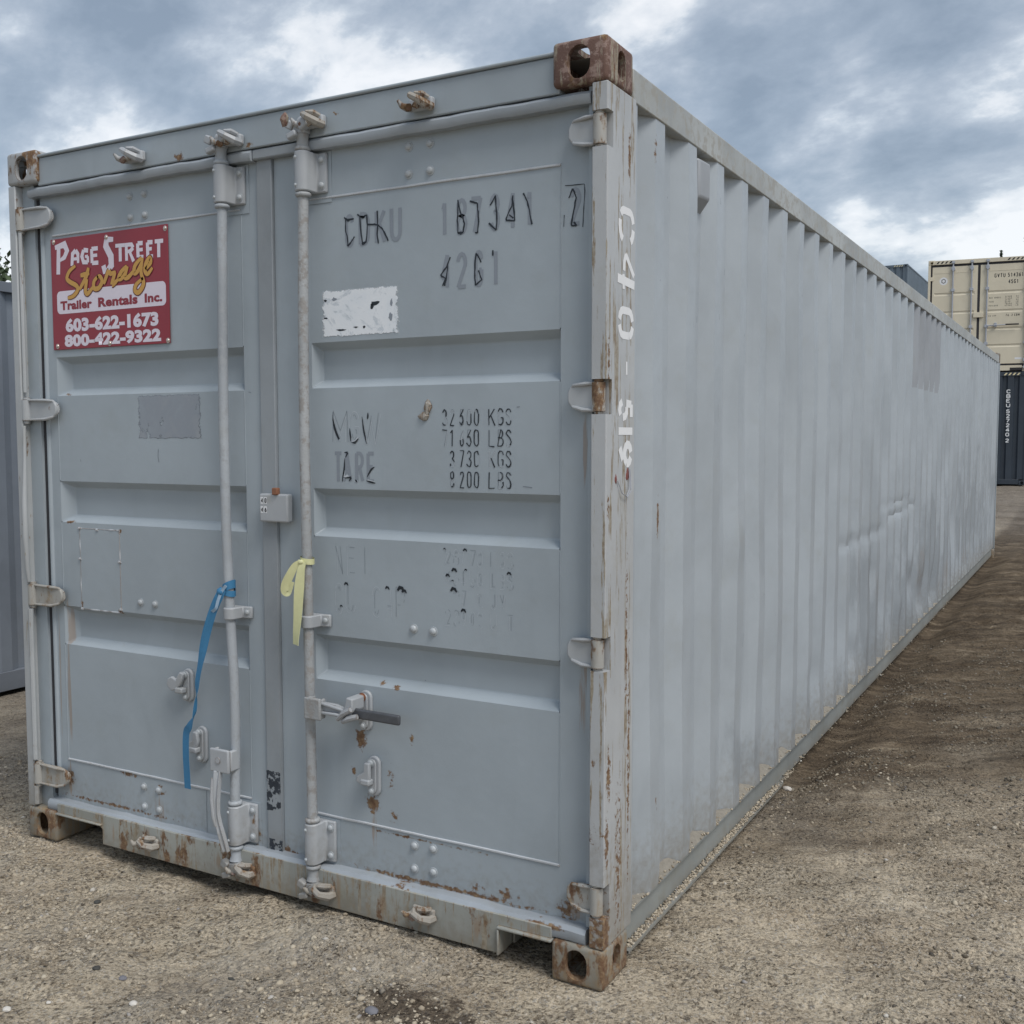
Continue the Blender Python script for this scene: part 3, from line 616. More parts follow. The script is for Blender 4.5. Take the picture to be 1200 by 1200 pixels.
mb = MB(); mb.tube([(.128, .052, z) for z in np.linspace(.20, 2.40, 12)], .011, 10); mb.build('edge_tube', M['frame'], DL)
mb = MB(); lipbar(mb, .095, 1.186, 2.441, .004); mb.build('top_lip', M['lip'], DL)
mb = MB(); lipbar(mb, 1.41, 2.383, 2.441, .0025); mb.build('top_lip', M['lip'], DR_)
MB().box(1.187, 1.408, .022, .05, 2.4255, 2.4585).build('seam_cover', M['astragal'], DR_, bevel=.005)
mb = MB(); lipbar(mb, .105, 1.184, .137, .003, .030, .020, .020); mb.build('bottom_lip', M['lip'], DL)
mb = MB(); lipbar(mb, 1.187, 2.378, .139, .005, .030, .022, .021); bl = mb.build('bottom_lip', M['lip'], DR_)
# bolts on doors
for x, z in [(.594, 2.383), (.666, 2.384), (.595, 2.309), (.667, 2.311), (.590, .272), (.664, .271), (.591, .199), (.666, .199), (.597, .949), (.670, .948)]: bolt(DL, x, .050, z)
for x, z in [(1.776, 2.397), (1.851, 2.397), (1.775, 2.318), (1.851, 2.319), (1.778, .278), (1.847, .281), (1.777, .205), (1.847, .208), (1.781, .957), (1.852, .955)]: bolt(DR_, x, .050, z)
# vent cover outline on the left door
mb = MB(); x0, x1, z0, z1 = .284, .496, .903, 1.204
for p, q in (((x0, z0), (x1, z0)), ((x1, z0), (x1, z1)), ((x1, z1), (x0, z1)), ((x0, z1), (x0, z0))):
    N = 10; mb.tube([(p[0]+(q[0]-p[0])*i/N, .0495, p[1]+(q[1]-p[1])*i/N) for i in range(N+1)], [.0014+.0022*(random.random() > .6) for _ in range(N+1)], 6)
for x, z in ((x0, 1.09), (x1, 1.09), (x0, z1), ((x0+x1)/2-.01, z1-.002), (x1, .915), (x0+.005, z0)): mb.tube([(x-.006, .048, z), (x+.006, .048, z)], .0045, 6)
mb.build('cover_plate_edge', M['bright'], DL)
MB().box(x0+.002, x1-.002, .0485, .052, z0+.002, z1-.002).build('cover_plate', M['door'], DL)

M['waxy'] = flat('red_wax', (.20, .07, .06), .6, .4, 60)
# ---- hinges
def hinge(parent, z, left, mat, matp):
    s = -1 if left else 1; xp = .046 if left else 2.408; xt = .208 if left else 2.314     # pin and tip
    h = .037
    prof = [(xp, z-h), (xt+s*.040, z-h), (xt+s*.008, z-h*.62), (xt, z-h*.3), (xt, z+h*.35), (xt+s*.008, z+h*.75), (xt+s*.045, z+h), (xp, z+h)]
    mb = MB().prism(prof, .020, .034)
    o = mb.build('hinge', mat, parent, bevel=.004)
    r = MB()
    r.tube([(xp-s*.004, .016, z+h), (xt+s*.055, .014, z+h-.002), (xt+s*.018, .022, z+h*.86), (xt+s*.002, .032, z+h*.45)], [.004, .006, .005, .004], 8)
    r.tube([(xp-s*.004, .016, z-h), (xt+s*.050, .014, z-h+.002), (xt+s*.018, .022, z-h*.72), (xt+s*.002, .032, z-h*.3)], [.004, .006, .005, .004], 8)
    r.tube([(xt+s*.002, .032, z+h*.45), (xt, .034, z), (xt+s*.002, .032, z-h*.3)], .004, 8)
    r.build('hinge_rib', mat, o)
    kn = MB(); kn.tube([(xp, .020, z-h-.002), (xp, .020, z+h+.002)], .0185, 18)
    kn.tube([(xp, .020, z-h-.014), (xp, .020, z-h-.003)], .012, 12); kn.tube([(xp, .020, z+h+.003), (xp, .020, z+h+.010)], .013, 12)
    kn.build('hinge_knuckle', matp, o)
    return o
# third level is the last one: hinges sit on the container, their ribs and knuckles under them
for i, z in enumerate(HZ):
    hinge(A, z, False, M['hinge_rust'] if i == 3 else M['hinge'], M['hinge_rust'])
    hinge(A, z-.004, True, M['hinge_rust'] if i > 1 else M['hinge'], M['hinge_rust'] if i != 1 else M['hinge'])
mb = MB(); zz = [2.29, 2.1, 1.95, 1.75, 1.71]     # bent strip along the left post
mb.tube([(.050, .012, z) for z in (2.30, 2.0, 1.71)], .007, 8)
mb.tube([(.046, .006, 1.585), (.048, .002, 1.45), (.058, -.012, 1.30), (.060, -.014, 1.17), (.052, -.004, 1.05), (.047, .004, .995)], [.006, .007, .010, .011, .009, .007], 10)
mb.tube([(.046, .008, z) for z in (.89, .6, .305)], .010, 8); mb.tube([(.046, .008, .20), (.046, .008, .13)], .010, 8)
mb.build('post_edge_strip', M['post_l'], A)

# ---- lock rods
def rough_lump(mb, c, rx, ry, rz, jit=.25, seed=0):
    rnd = random.Random(seed); bm = bmesh.new(); bmesh.ops.create_icosphere(bm, subdivisions=2, radius=1)
    vs = [(c[0]+v.co.x*rx*(1+rnd.uniform(-jit, jit)), c[1]+v.co.y*ry*(1+rnd.uniform(-jit, jit)), c[2]+v.co.z*rz*(1+rnd.uniform(-jit, jit))) for v in bm.verts]
    fs = [tuple(v.index for v in f.verts) for f in bm.faces]; bm.free(); mb.add(vs, fs)
def keeper(x, z, top, parent, seed=0, name='cam_keeper'):
    """forged claw the rod cam turns into"""
    rnd = random.Random(seed); q = lambda a: a*(1+rnd.uniform(-.15, .15))
    b = MB().box(x-.034, x+.046, -.006, .016 if top else .006, z-.015, z+.019, rot=Matrix.Rotation(R(rnd.uniform(-3, 5)), 3, 'Y')).build(name, M['hard'] if top else M['cam'], parent, bevel=.006, seg=3)
    c = MB(); c.tube([(x+.040, .002, z-.010), (x+.036, -.024, z-.008), (x+.020, q(-.044), z+.004), (x-.002, q(-.042), z+.016), (x-.012, -.028, z+.022)], [.013, .014, .011, .010, .005], 7)
    c.tube([(x+.030, .000, z+.016), (x+.022, -.022, z+.022), (x+.004, -.034, z+.024)], [.008, .010, .005], 7)
    c.build('claw', M['hard'] if top and seed % 2 else M['cam'], b, smooth=25)
    d = MB(); d.tube([(x-.030, .004, z-.006), (x-.032, -.018, z-.008), (x-.042, q(-.032), z-.004), (x-.048, -.040, z+.010)], [.010, .012, .009, .004], 8)
    d.build('claw_horn', M['cam'] if not top else M['cast_left'], b, smooth=50)
    e = MB(); rough_lump(e, (x-.020, -.026, z-.010), .012, .011, .011, .35, seed+1); e.build('rust_lump', M['cast_rust'], b, smooth=20)
    f = MB(); rough_lump(f, (x+.004, -.020, z-.006), .015, .010, .010, .35, seed+3); f.build('paint_lump', M['cam'], b, smooth=20)
    return b
def lock_rod(parent, path, mat, dirbr, seed):
    xt, xb = path[0][0], path[-1][0]
    rod = MB(); rod.tube(path, .0164, 20); o = rod.build('locking_rod', mat, parent, smooth=50)
    for z, x in ((2.287, xt), (2.425, xt), (.312, xb), (.158, xb)):
        MB().tube([(x, 0, z-.007), (x, 0, z-.003), (x, 0, z+.003), (x, 0, z+.007)], [.021, .0245, .0245, .021], 18).build('collar', mat, o, smooth=50)
    MB().tube([(xt, 0, 2.43), (xt, 0, 2.452), (xt, -.002, 2.470)], [.019, .018, .022], 16).build('rod_neck', mat, o, smooth=50)
    MB().tube([(xb, 0, .155), (xb, 0, .130), (xb, -.002, .112)], [.018, .017, .022], 16).build('rod_neck', mat, o, smooth=50)
    for x, z0, z1 in ((xt, 2.296, 2.418), (xb, .168, .303)):
        br = MB(); N = 9
        prof = [(x-.025, .048), (x-.025, -.004)]+[(x-.025*math.cos(math.pi*k/N), -.004-.021*math.sin(math.pi*k/N)) for k in range(1, N)]+[(x+.025, -.004), (x+.025, .028), (x+.029, .036), (x+.056, .036), (x+.061, .039), (x+.061, .048)]
        br.prism(prof, z0, z1, 'z'); b = br.build('rod_guide', M['hard'], o, bevel=.005)
        MB().box(x-.040, x+.072, .0475, .0495, z0-.028, z1+.004).build('backing_plate', M['door'], parent)
        bolt(parent, x+.044, .036, z1-.022, .9); bolt(parent, x+.044, .036, z0+.022, .9)
        for zz in (z1-.020, z0+.018): bolt(parent, x-.010, -.0235, zz, .45)
    for x, z, s in ((xt, 2.488, 1), (xb, .092, -1)):
        cm = MB()
        cm.box(x-.028, x+.022, -.022, .012, z-.022, z+.016, rot=Matrix.Rotation(R(-10), 3, 'Y'))
        cm.box(x-.046, x-.016, -.030, -.006, z-.004, z+.022, rot=Matrix.Rotation(R(28), 3, 'Y'))
        cm.box(x+.006, x+.040, -.034, -.008, z-.010, z+.020, rot=Matrix.Rotation(R(-30), 3, 'Y'))
        cm.box(x-.036, x+.000, -.036, -.012, z-.034, z-.014, rot=Matrix.Rotation(R(-18), 3, 'Y'))
        rough_lump(cm, (x+.016, -.016, z+s*.008), .024, .018, .022, .22, seed)
        cm.build('cam', M['hard'], o, bevel=.006)
    return o
rod1 = lock_rod(DL, [(1.076, 0, 2.43), (1.076, 0, 2.29), (1.069, -.001, 1.9), (1.066, -.002, 1.576), (1.068, -.002, 1.25), (1.076, 0, .952), (1.082, 0, .84), (1.092, -.004, .74), (1.095, -.005, .60), (1.090, -.003, .46), (1.082, 0, .34), (1.082, 0, .155)], M['rod'], 1, 3)
rod2 = lock_rod(DR_, [(1.415, 0, 2.43), (1.414, 0, 2.26), (1.407, 0, 1.9), (1.405, 0, 1.5), (1.409, 0, 1.1), (1.412, 0, .76), (1.415, 0, .34), (1.416, 0, .155)], M['rod_worn'], 1, 9)
rod2['label'] = 'worn patchy rod beside the seam'
for x, z, tp, s in ((.672, 2.494, 1, 1), (1.118, 2.490, 1, 5), (1.452, 2.500, 1, 8), (1.848, 2.494, 1, 12)): keeper(x, z, True, A, s)
for x, z, s in ((.664, .098, 20), (1.118, .090, 22), (1.456, .090, 25), (1.838, .098, 27)): keeper(x, z, False, A, s)
mb = MB(); rough_lump(mb, (1.372, -.030, 2.512), .015, .012, .021, .3, 31); mb.build('rust_lump', M['cast_rust'], rod2, smooth=20)
# rod clamps half way up
for x, pr in ((1.079, DL), (1.411, DR_)):
    cl = MB(); z0, z1 = .936, .976; N = 8
    prof = [(x-.024, .048), (x-.024, -.004)]+[(x-.023*math.cos(math.pi*k/N), -.004-.019*math.sin(math.pi*k/N)) for k in range(1, N)]+[(x+.023, -.004), (x+.024, .032), (x+.050, .036), (x+.056, .040), (x+.056, .048)]
    cl.prism(prof, z0, z1, 'z'); cl.build('rod_clamp', M['hard'], pr, bevel=.004); bolt(pr, x+.040, .036, .957, .85)
# ---- handles and their catches
def catch(parent, cx, cz, h, lever, mat, name='handle_catch', rusty=False):
    b = MB().prism(obround(cx, cz, .046, h), .038, .050).build(name, mat, parent, bevel=.004)
    MB().prism(obround(cx-.004, cz, .034, h-.016), .031, .0375).build('catch_plate', mat, b, bevel=.003)
    bolt(parent, cx-.005, .030, cz+h/2-.020, .95, M['boltrust'] if rusty else None); bolt(parent, cx-.004, .030, cz-h/2+.018, .8)
    lv = MB()
    for poly, y0, y1 in lever: lv.prism([(cx+a, cz+c) for a, c in poly], y0, y1)
    lv.build('catch_lever', M['hard'], b, bevel=.004, seg=2)
    MB().box(cx-.030, cx+.006, .004, .030, cz-.024, cz-.004).build('catch_hook', mat, b, bevel=.005)
    return b
c1 = catch(DL, .832, .676, .118, [([(.008, .046), (-.010, .052), (-.030, .022), (-.050, .032), (-.070, .022), (-.074, -.002), (-.052, -.020), (-.028, -.014), (-.004, .010)], .010, .024)], M['hard'])
c2 = catch(DL, .893, .474, .130, [([(.006, .050), (-.012, .052), (-.016, .020), (-.050, .002), (-.056, -.016), (-.036, -.026), (.002, -.006), (.012, .020)], .008, .022)], M['hard'])
c3 = catch(DR_, 1.602, .683, .130, [([(.006, .052), (-.018, .056), (-.022, .034), (-.042, -.006), (-.016, -.012), (.006, .014)], -.036, .026)], M['hard'], rusty=True)
c4 = catch(DR_, 1.632, .478, .128, [([(.004, .048), (-.016, .048), (-.018, .018), (-.044, .002), (-.050, -.014), (-.030, -.024), (.004, -.012)], .008, .022)], M['hard'])
hd = MB(); hd.box(1.418, 1.484, -.040, -.028, .652, .722); hd.box(1.418, 1.430, -.028, .010, .655, .719); hd.box(1.474, 1.484, -.027, -.008, .655, .719)
ho = hd.build('handle_hub', M['rod_worn'], DR_, bevel=.006)
hb = MB(); hb.prism([(1.470, .672), (1.470, .708), (1.53, .707), (1.56, .699), (1.60, .697), (1.60, .672), (1.55, .668)], -.022, -.008)
hb.tube([(1.478, -.026, .706), (1.53, -.028, .700), (1.59, -.026, .690)], .006, 8); hb.tube([(1.478, -.026, .676), (1.54, -.030, .678), (1.60, -.028, .672)], .006, 8)
hb.build('handle_arm', M['hard'], ho, bevel=.003)
MB().box(1.596, 1.774, -.024, -.010, .672, .704, rot=Matrix.Rotation(R(.6), 3, 'Y')).build('handle_grip', M['handle'], ho, bevel=.006, seg=3)
mb = MB(); mb.tube([(1.555, -.040, .668), (1.58, -.046, .690), (1.61, -.046, .706)], [.007, .010, .008], 8); mb.tube([(1.57, -.034, .662), (1.60, -.042, .676), (1.628, -.036, .684)], [.008, .011, .008], 8)
mb.build('catch_hook', M['hard'], c3)
# left handle hangs down against its rod
hl = MB(); hl.box(1.020, 1.104, -.052, -.040, .425, .505); hl.box(1.090, 1.106, -.040, .000, .430, .50); hl.box(1.020, 1.030, -.040, -.012, .43, .50)
hlo = hl.build('handle_hub', M['hard'], DL, bevel=.006)
mb = MB(); mb.tube([(1.06, -.053, .468), (1.06, -.056, .468)], .011, 12); mb.build('pivot_pin', M['hard'], hlo)
path = [(1.050, -.046, .430), (1.048, -.052, .375), (1.046, -.056, .330), (1.050, -.058, .290), (1.058, -.056, .255), (1.068, -.052, .210), (1.080, -.046, .158)]
wds = [.017, .016, .017, .014, .012, .015, .013]
hm = MB(); vs = []
for (x, y, z), w2 in zip(path, wds): vs += [(x-w2, y-.003, z), (x-w2*.35, y-.011, z), (x+w2*.35, y-.003, z), (x+w2, y-.009, z), (x+w2, y+.008, z), (x-w2, y+.008, z)]
n = 6; hm.add(vs, [(i*n+k, i*n+(k+1) % n, (i+1)*n+(k+1) % n, (i+1)*n+k) for i in range(len(path)-1) for k in range(n)]+[tuple(range(n)), tuple((len(path)-1)*n+k for k in range(n))])
hm.build('handle_arm', M['hard'], hlo, bevel=.002, smooth=50)
mb = MB(); mb.tube([(1.046, -.068, .41), (1.046, -.072, .34), (1.050, -.070, .28), (1.056, -.066, .245)], [.003, .006, .006, .003], 8); mb.build('handle_ridge', M['hard'], hlo)

# ---- marks on the doors
def decal_box(name, x0, x1, z0, z1, mat, parent, y=.0494, th=.0004, lab=None):
    o = MB().box(x0, x1, y-th, y, z0, z1).build(name, mat, parent, smooth=0)
    if lab: o['label'] = lab
decal_box('torn_sticker', 1.440, 1.738, 1.852, 1.998, M['whitepatch'], DR_)
decal_box('sticker_residue', .606, .915, 1.535, 1.69, M['darkpatch'], DL)
decal_box('scraped_paint', 1.188, 1.250, .292, .432, M['tarpatch'], DR_, .0378)
decal_box('scraped_paint', 1.196, 1.256, .135, .20, M['tarpatch'], DR_, .0374)
mb = MB(); rough_lump(mb, (1.838, .047, 1.628), .012, .006, .022, .4, 5); rough_lump(mb, (1.826, .047, 1.603), .017, .006, .012, .4, 6); mb.build('torn_tape', M['cam'], DR_, smooth=20)
F = onfront(.0496)
fk = Ink(onfront(.0489), .0003); rf = random.Random(12)
for X_, Y_, r_x, r_z in ((612, 912, .008, .004), (655, 905, .012, .006), (852, 930, .022, .007), (838, 945, .010, .008), (690, 1066, .020, .004), (800, 1052, .006, .004), (925, 1000, .008, .012), (612, 1005, .010, .003), (760, 1052, .010, .003), (930, 930, .005, .014)):
    cx, cz = 1.443+.290*(X_-595)/365, 1.993-.138*(Y_-868+(X_-595)*.06)/235
    fk.poly([(cx+r_x*math.cos(6.2832*a/11)*rf.uniform(.45, 1.2), cz+r_z*math.sin(6.2832*a/11)*rf.uniform(.45, 1.2)) for a in range(11)]); fk.flush('torn_fleck', M['black'] if X_ not in (655, 925, 930) else M['ghost'], DR_)
g = Ink(F, .0002)
for ch, ((x0, z1), (x1, z0)) in zip('CDKU', GHOSTC): g.glyph(ch, x0, x1, z0, z1, .0125); g.flush('faded_letter', M['ghost'], DR_)
for ch, ((x0, z1), (x1, z0)) in zip('1873412'+'42G1', SCR_GHOST): g.glyph(ch, x0, x1, z0, z1, .0118); g.flush('faded_digit', M['ghost'], DR_)
for ch, ((x0, z1), (x1, z0)) in zip('   TARE', MGWg):
    if ch != ' ': g.glyph(ch, x0, x1, z0, z1, .0115); g.flush('faded_letter', M['ghost'], DR_)
bk = Ink(F, .0009)
def wob(P, j=.0008):
    Q = []
    for a, b in zip(P, P[1:]):
        for t in (0, .34, .67): Q.append((a[0]+(b[0]-a[0])*t+random.uniform(-j, j), a[1]+(b[1]-a[1])*t+random.uniform(-j, j)))
    return Q+[P[-1]]
for P in PEEL_A+PEEL_B:
    Q = wob(P); bk.stroke(Q, [random.uniform(.0030, .0058) for _ in Q]); bk.flush('peeling_strip', M['black'], DR_)
for P in BOX2: Q = wob(P, .0004); bk.stroke(Q, [random.uniform(.0012, .0026) for _ in Q]); bk.flush('box_outline', M['black'], DR_)
for a, b in (((1.964, 2.13), (1.946, 2.13)), ((1.60, 2.13), (1.617, 2.134)), ((1.595, 2.212), (1.612, 2.209)), ((1.542, 2.208), (1.556, 2.206))): bk.stroke([a, ((a[0]+b[0])/2, (a[1]+b[1])/2-.001), b], [.004, .009, .004])
for P in MGW[1:11]: Q = wob(P, .0006); bk.stroke(Q, [max(.0014, .0062*math.sin(math.pi*(i+.4)/(len(Q)))) for i in range(len(Q))])
Q = wob(MGW[0]); bk.stroke(Q, [.0012+.007*max(0, math.sin(math.pi*i/len(Q)*1.0-.5)) for i in range(len(Q))])
for (x, z), r in zip([p[0] for p in BLK], (.003, .005, .007, .0055, .003, .0035, .0085, .0065, .006, .004, .006, .010, .007, .0055)):
    bk.stroke([(x-r*1.3, z-r*.5), (x-r*.5, z+r*.5), (x+r*.5, z+r*.3), (x+r*1.2, z-r*.8)], [r*.7, r*1.0, r*1.0, r*.5])
# weights table: the vinyl digits have shrunk, leaving dark crooked slivers
cols_n = [(p[0][0], p[1][0]) for p in NUM[:8]]
rows_n = [(1.621, 1.574), (1.561, 1.513), (1.500, 1.453), (1.439, 1.392)]
def jig(P, j): return [(a+random.uniform(-j, j), b+random.uniform(-j, j)) for a, b in P]
em = Ink(F, .0003); el = Ink(F, .0005)
for (zt, zb), tx in zip(rows_n, ('32500KGS', '71650LBS', ' 3730KGS', ' 8200LBS')):
    for (x0, x1), ch in zip(cols_n, tx):
        for st in GL.get(ch, []):
            P = [(x0+(x1-x0)*a/.56, zb+(zt-zb)*b) for a, b in st]
            em.stroke([(a+.0012, b) for a, b in P], .0012)
            P2 = P if len(P) < 6 else P[::2]+([P[-1]] if len(P) % 2 == 0 else []); P2 = jig(P2, .0012)
            i0 = 0
            while i0 < len(P2)-1:
                ln = random.choice((1, 2, 2, 3)); seg = P2[i0:i0+ln+1]
                if random.random() < .80 and len(seg) > 1: bk.stroke(seg, [random.uniform(.0018, .0042) for _ in seg])
                elif len(seg) > 1: el.stroke([(a+.002, b-.001) for a, b in seg], .0012)
                i0 += ln
bk.build('peeling_number', M['black'], DR_, True)
def outline(ch, x0, x1, z0, z1, wd, t, p):
    for st in GL.get(ch, []):
        P = [(x0+wd/2+(x1-x0-wd)*a/.56, z0+wd/2+(z1-z0-wd)*b) for a, b in st]; L, Rr = ribbon(P, wd)
        for side, ink in ((L, em), (Rr, el)):
            for a, b in zip(side, side[1:]):
                if random.random() < p: ink.stroke([tuple(a), tuple(b)], t)
for ch, ((x0, z1), (x1, z0)) in zip('MGW', MGWg): outline(ch, x0, x1, z0, z1, .010, .0011, .9)
el.stroke([(1.484, 1.60), (1.490, 1.568), (1.503, 1.535), (1.508, 1.530)], [.001, .003, .004, .003]); el.stroke([(1.598, 1.59), (1.604, 1.555), (1.611, 1.523)], [.001, .003, .006]); el.stroke([(1.547, 1.56), (1.552, 1.527)], [.001, .005]); el.stroke([(1.553, 1.526), (1.566, 1.530), (1.578, 1.54)], .003)
el.stroke([(1.612, 1.408), (1.626, 1.404), (1.640, 1.402)], [.004, .007, .003]); el.stroke([(1.524, 1.44), (1.521, 1.41)], .003); el.stroke([(1.523, 1.416), (1.533, 1.420), (1.545, 1.415)], [.003, .008, .003]); el.stroke([(1.562, 1.405), (1.575, 1.403)], .005)
for k, ch in zip(range(8), 'NETCUCAP'):
    (x0, z1), (x1, z0) = NET[k]; outline(ch, x0, x1, z0, z1, .009, .0010, .55)
ncol = [(p[0][0], p[1][0]) for p in NET[8:16]]
for zt, tx in ((1.208, '28770KGS'), (1.147, '63450LBS'), (1.086, ' 27 CUM '), (1.026, '2390CUFT')):
    for (x0, x1), ch in zip(ncol, tx):
        if ch != ' ': outline(ch, x0, x1, zt-.048, zt, .006, .0008, .5)
em.build('embossed_number_shade', M['emboss_d'], DR_, True); el.build('embossed_number_highlight', M['emboss_l'], DR_, True)  # relief shade and highlight of the numbers, drawn as dark and light strips
# stains: thin scratches
sc = Ink(F, .0004)
for P in ([(.705, 1.50), (.702, 1.475), (.706, 1.455)], [(.30, 1.46), (.301, 1.452)], [(1.13, 1.69), (1.14, 1.688)], [(2.14, 1.625), (2.15, 1.626)], [(2.16, 1.40), (2.19, 1.397)], [(1.82, .80), (1.825, .803)], [(.90, .16), (.90, .26), (.901, .31)]): sc.stroke(P, .0018)
sc.build('scratch', M['emboss_d'], DR_, True)

# ---------------------------------------------------------------- side wall
def dent(Y, Z, D):
    d = fbm(Y*1.3+3, Z*1.1+5, 3)*.010+fbm(Y*4+9, Z*2.5, 2)*.0035
    def crease(y0, y1, z, slope, amp, wd):
        wn = np.clip((Y-y0)/.25, 0, 1)*np.clip((y1-Y)/.25, 0, 1); zz = Z-(z+slope*(Y-y0))
        return -amp*wn*np.exp(-np.abs(zz)/wd)
    d += crease(2.9, 4.4, .965, .005, .015, .022)+crease(4.2, 5.6, 1.02, .03, .012, .02)+crease(4.0, 5.4, 1.12, -.01, .007, .015)
    for y, z, r, a in ((3.9, .72, .09, -.02), (5.4, .50, .14, -.03), (5.9, .33, .20, -.045), (6.6, .30, .25, -.04), (7.8, .75, .25, -.025), (2.5, .38, .12, -.018), (9.0, .5, .4, -.03), (3.4, .33, .10, -.02), (1.2, 1.15, .12, .008), (4.9, .42, .1, .012), (7.2, 1.3, .3, -.012)):
        d += a*np.exp(-((Y-y)**2+((Z-z)*1.2)**2)/(r*r))
    d *= np.clip((Z-.15)/.10, 0, 1)*np.clip((2.46-Z)/.15, 0, 1)*np.clip((Y-.2)/.1, 0, 1)*np.clip((12.0-Y)/.2, 0, 1)
    return d
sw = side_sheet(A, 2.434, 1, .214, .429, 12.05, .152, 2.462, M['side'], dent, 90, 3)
sw['label'] = 'long corrugated right side with dents low down'
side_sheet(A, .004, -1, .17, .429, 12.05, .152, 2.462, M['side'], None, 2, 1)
tr_ = MB()
for x0, x1 in ((2.378, 2.4375), (.0005, .060)): tr_.box(x0, x1, .1785, L_-.1785, 2.462, 2.552)
o = tr_.build('top_rail', M['rail'], A, bevel=.004); o['label'] = 'dirty top side rail'
br = MB()
for s, x in ((1, 2.438), (-1, 0.0)):
    a = lambda u: x-s*u
    br.box(min(a(.052), a(.006)), max(a(.052), a(.006)), .1785, L_-.1785, .144, .1515)          # top flange
    br.box(min(a(.030), a(.024)), max(a(.030), a(.024)), .1785, L_-.1785, .0445, .1435).box(min(a(.046), a(.0405)), max(a(.046), a(.0405)), 1.95, L_-.1785, .022, .10)        # web
    if s < 0: br.box(min(a(.060), a(.0)), max(a(.060), a(.0)), .1785, L_-.1785, .036, .0440)
br.build('bottom_rail', M['brail'], A)
fl = MB(); N = 150; vs = []                                                                     # battered lower flange
for i in range(N+1):
    y = .1785+(L_-.357)*i/N; e = .0015*math.sin(y*3)+.004*fbm(np.array([y*2.0]), np.array([1.0]), 3)[0]
    kk = -.010*math.exp(-((y-7.2)/.10)**2)-.026*min(1, max(0, (y-1.9)/.12))
    vs += [(2.380, y, .036), (2.438+e+kk, y, .034+e), (2.438+e+kk, y, .0425+e), (2.380, y, .044)]
fl.add(vs, [(i*4+k, i*4+(k+1) % 4, (i+1)*4+(k+1) % 4, (i+1)*4+k) for i in range(N) for k in range(4)])
fl.build('bottom_flange', M['brail'], A, smooth=30)
roof_floor(A, M['roof'])
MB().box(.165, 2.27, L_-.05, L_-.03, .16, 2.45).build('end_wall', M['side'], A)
MB().box(.165, 2.27, L_-.06, L_-.004, .03, .155).box(.165, 2.27, L_-.06, L_-.004, 2.455, 2.56).build('end_rail', M['frame'], A)
# ventilator on the side
vb = MB(); vb.add([(2.397, .712, 2.270), (2.397, .850, 2.275), (2.397, .850, 2.448), (2.397, .712, 2.443), (2.439, .730, 2.315), (2.439, .832, 2.320), (2.439, .832, 2.436), (2.439, .730, 2.432)], [(0, 3, 2, 1), (4, 5, 6, 7), (0, 1, 5, 4), (1, 2, 6, 5), (2, 3, 7, 6), (3, 0, 4, 7)])
v = vb.build('ventilator', M['sidepatch'], A, bevel=.006)
vb = MB(); rough_lump(vb, (2.404, .765, 2.452), .010, .016, .010, .2, 3); rough_lump(vb, (2.404, .757, 2.256), .010, .018, .010, .2, 4); vb.build('weld_blob', M['bright'], v)
# darker rectangle left by a big sticker: the sheet's own faces in a duller paint
sw.data.materials.append(M['sidepatch'])
for f in sw.data.polygons:
    c = f.center
    if 5.27 < c.y < 6.60 and c.z > 1.93+.05*math.sin(c.y*23): f.material_index = 1
# scratches on the side sheet
ss = Ink(onside(2.4445), .0004); rs = random.Random(4)
for k in range(70):
    y = rs.uniform(.36, 9); e = .429+.281*round((y-.429)/.281)-rs.uniform(.005, .07); z = rs.uniform(.3, 2.35); l = rs.choice((.006, .008, .02, .05, .10))
    if e > .3: ss.stroke([(e, z), (e+rs.uniform(-.004, .004), z+l)], rs.uniform(.001, .003))
ss.build('scratch', M['emboss_d'], sw, True)
# stencil C40-519 down the right post, letters turned a quarter clockwise
pi_ = Ink(lambda a, b, h: (2.438+h, a, b), .0006)
def turned(ch, zt, zb, y0, y1, wd, gaps=()):
    # glyph x runs down (zt -> zb), glyph y runs towards +y
    for st in GL[ch]:
        P = [(y0+wd/2+(y1-y0-wd)*b, zt-wd/2-(zt-zb-wd)*a/.56) for a, b in st]; i = 0
        for gp in list(gaps)+[len(P)+1]:
            if len(P[i:gp]) > 1: pi_.stroke(P[i:gp], wd)
            i = gp
    pi_.flush('stencil_character', M['stencil'], A)
turned('C', 2.170, 2.064, .076, .190, .021, (4, 11))
pi_.stroke([(.186, 1.986), (.128, 2.040), (.118, 2.018), (.116, 1.994)], .017); pi_.stroke([(.072, 1.970), (.190, 1.962)], .024); pi_.stroke([(.112, 1.984), (.114, 1.944)], .016); pi_.flush('stencil_character', M['stencil'], A)
turned('0', 1.903, 1.803, .076, .188, .021, (4, 12))
pi_.stroke([(.138, 1.748), (.139, 1.712)], .010); pi_.flush('stencil_character', M['stencil'], A)
turned('5', 1.648, 1.580, .080, .184, .021, (3, 7)); pi_.stroke([(.084, 1.556), (.182, 1.556)], .021); pi_.flush('stencil_character', M['stencil'], A); turned('9', 1.535, 1.450, .080, .184, .023, (2, 6))
pw = MB(); pw.tube([(2.441, .155, 1.455), (2.446, .150, 1.40), (2.447, .125, 1.375), (2.446, .095, 1.385), (2.441, .075, 1.42)], .0016, 6); pw.tube([(2.441, .162, 1.45), (2.447, .156, 1.39), (2.447, .128, 1.372)], .0014, 6)
wz = pw.build('loose_wire', M['zinc'], A)
for (a_, b_, r1, r2, sd_) in ((.150, 1.436, .011, .016, 2), (.068, 1.424, .006, .012, 3)):
    mb = MB(); rough_lump(mb, (2.438, a_, b_), .003, r1, r2, .4, sd_); mb.build('red_wax', M['waxy'], A, smooth=20)

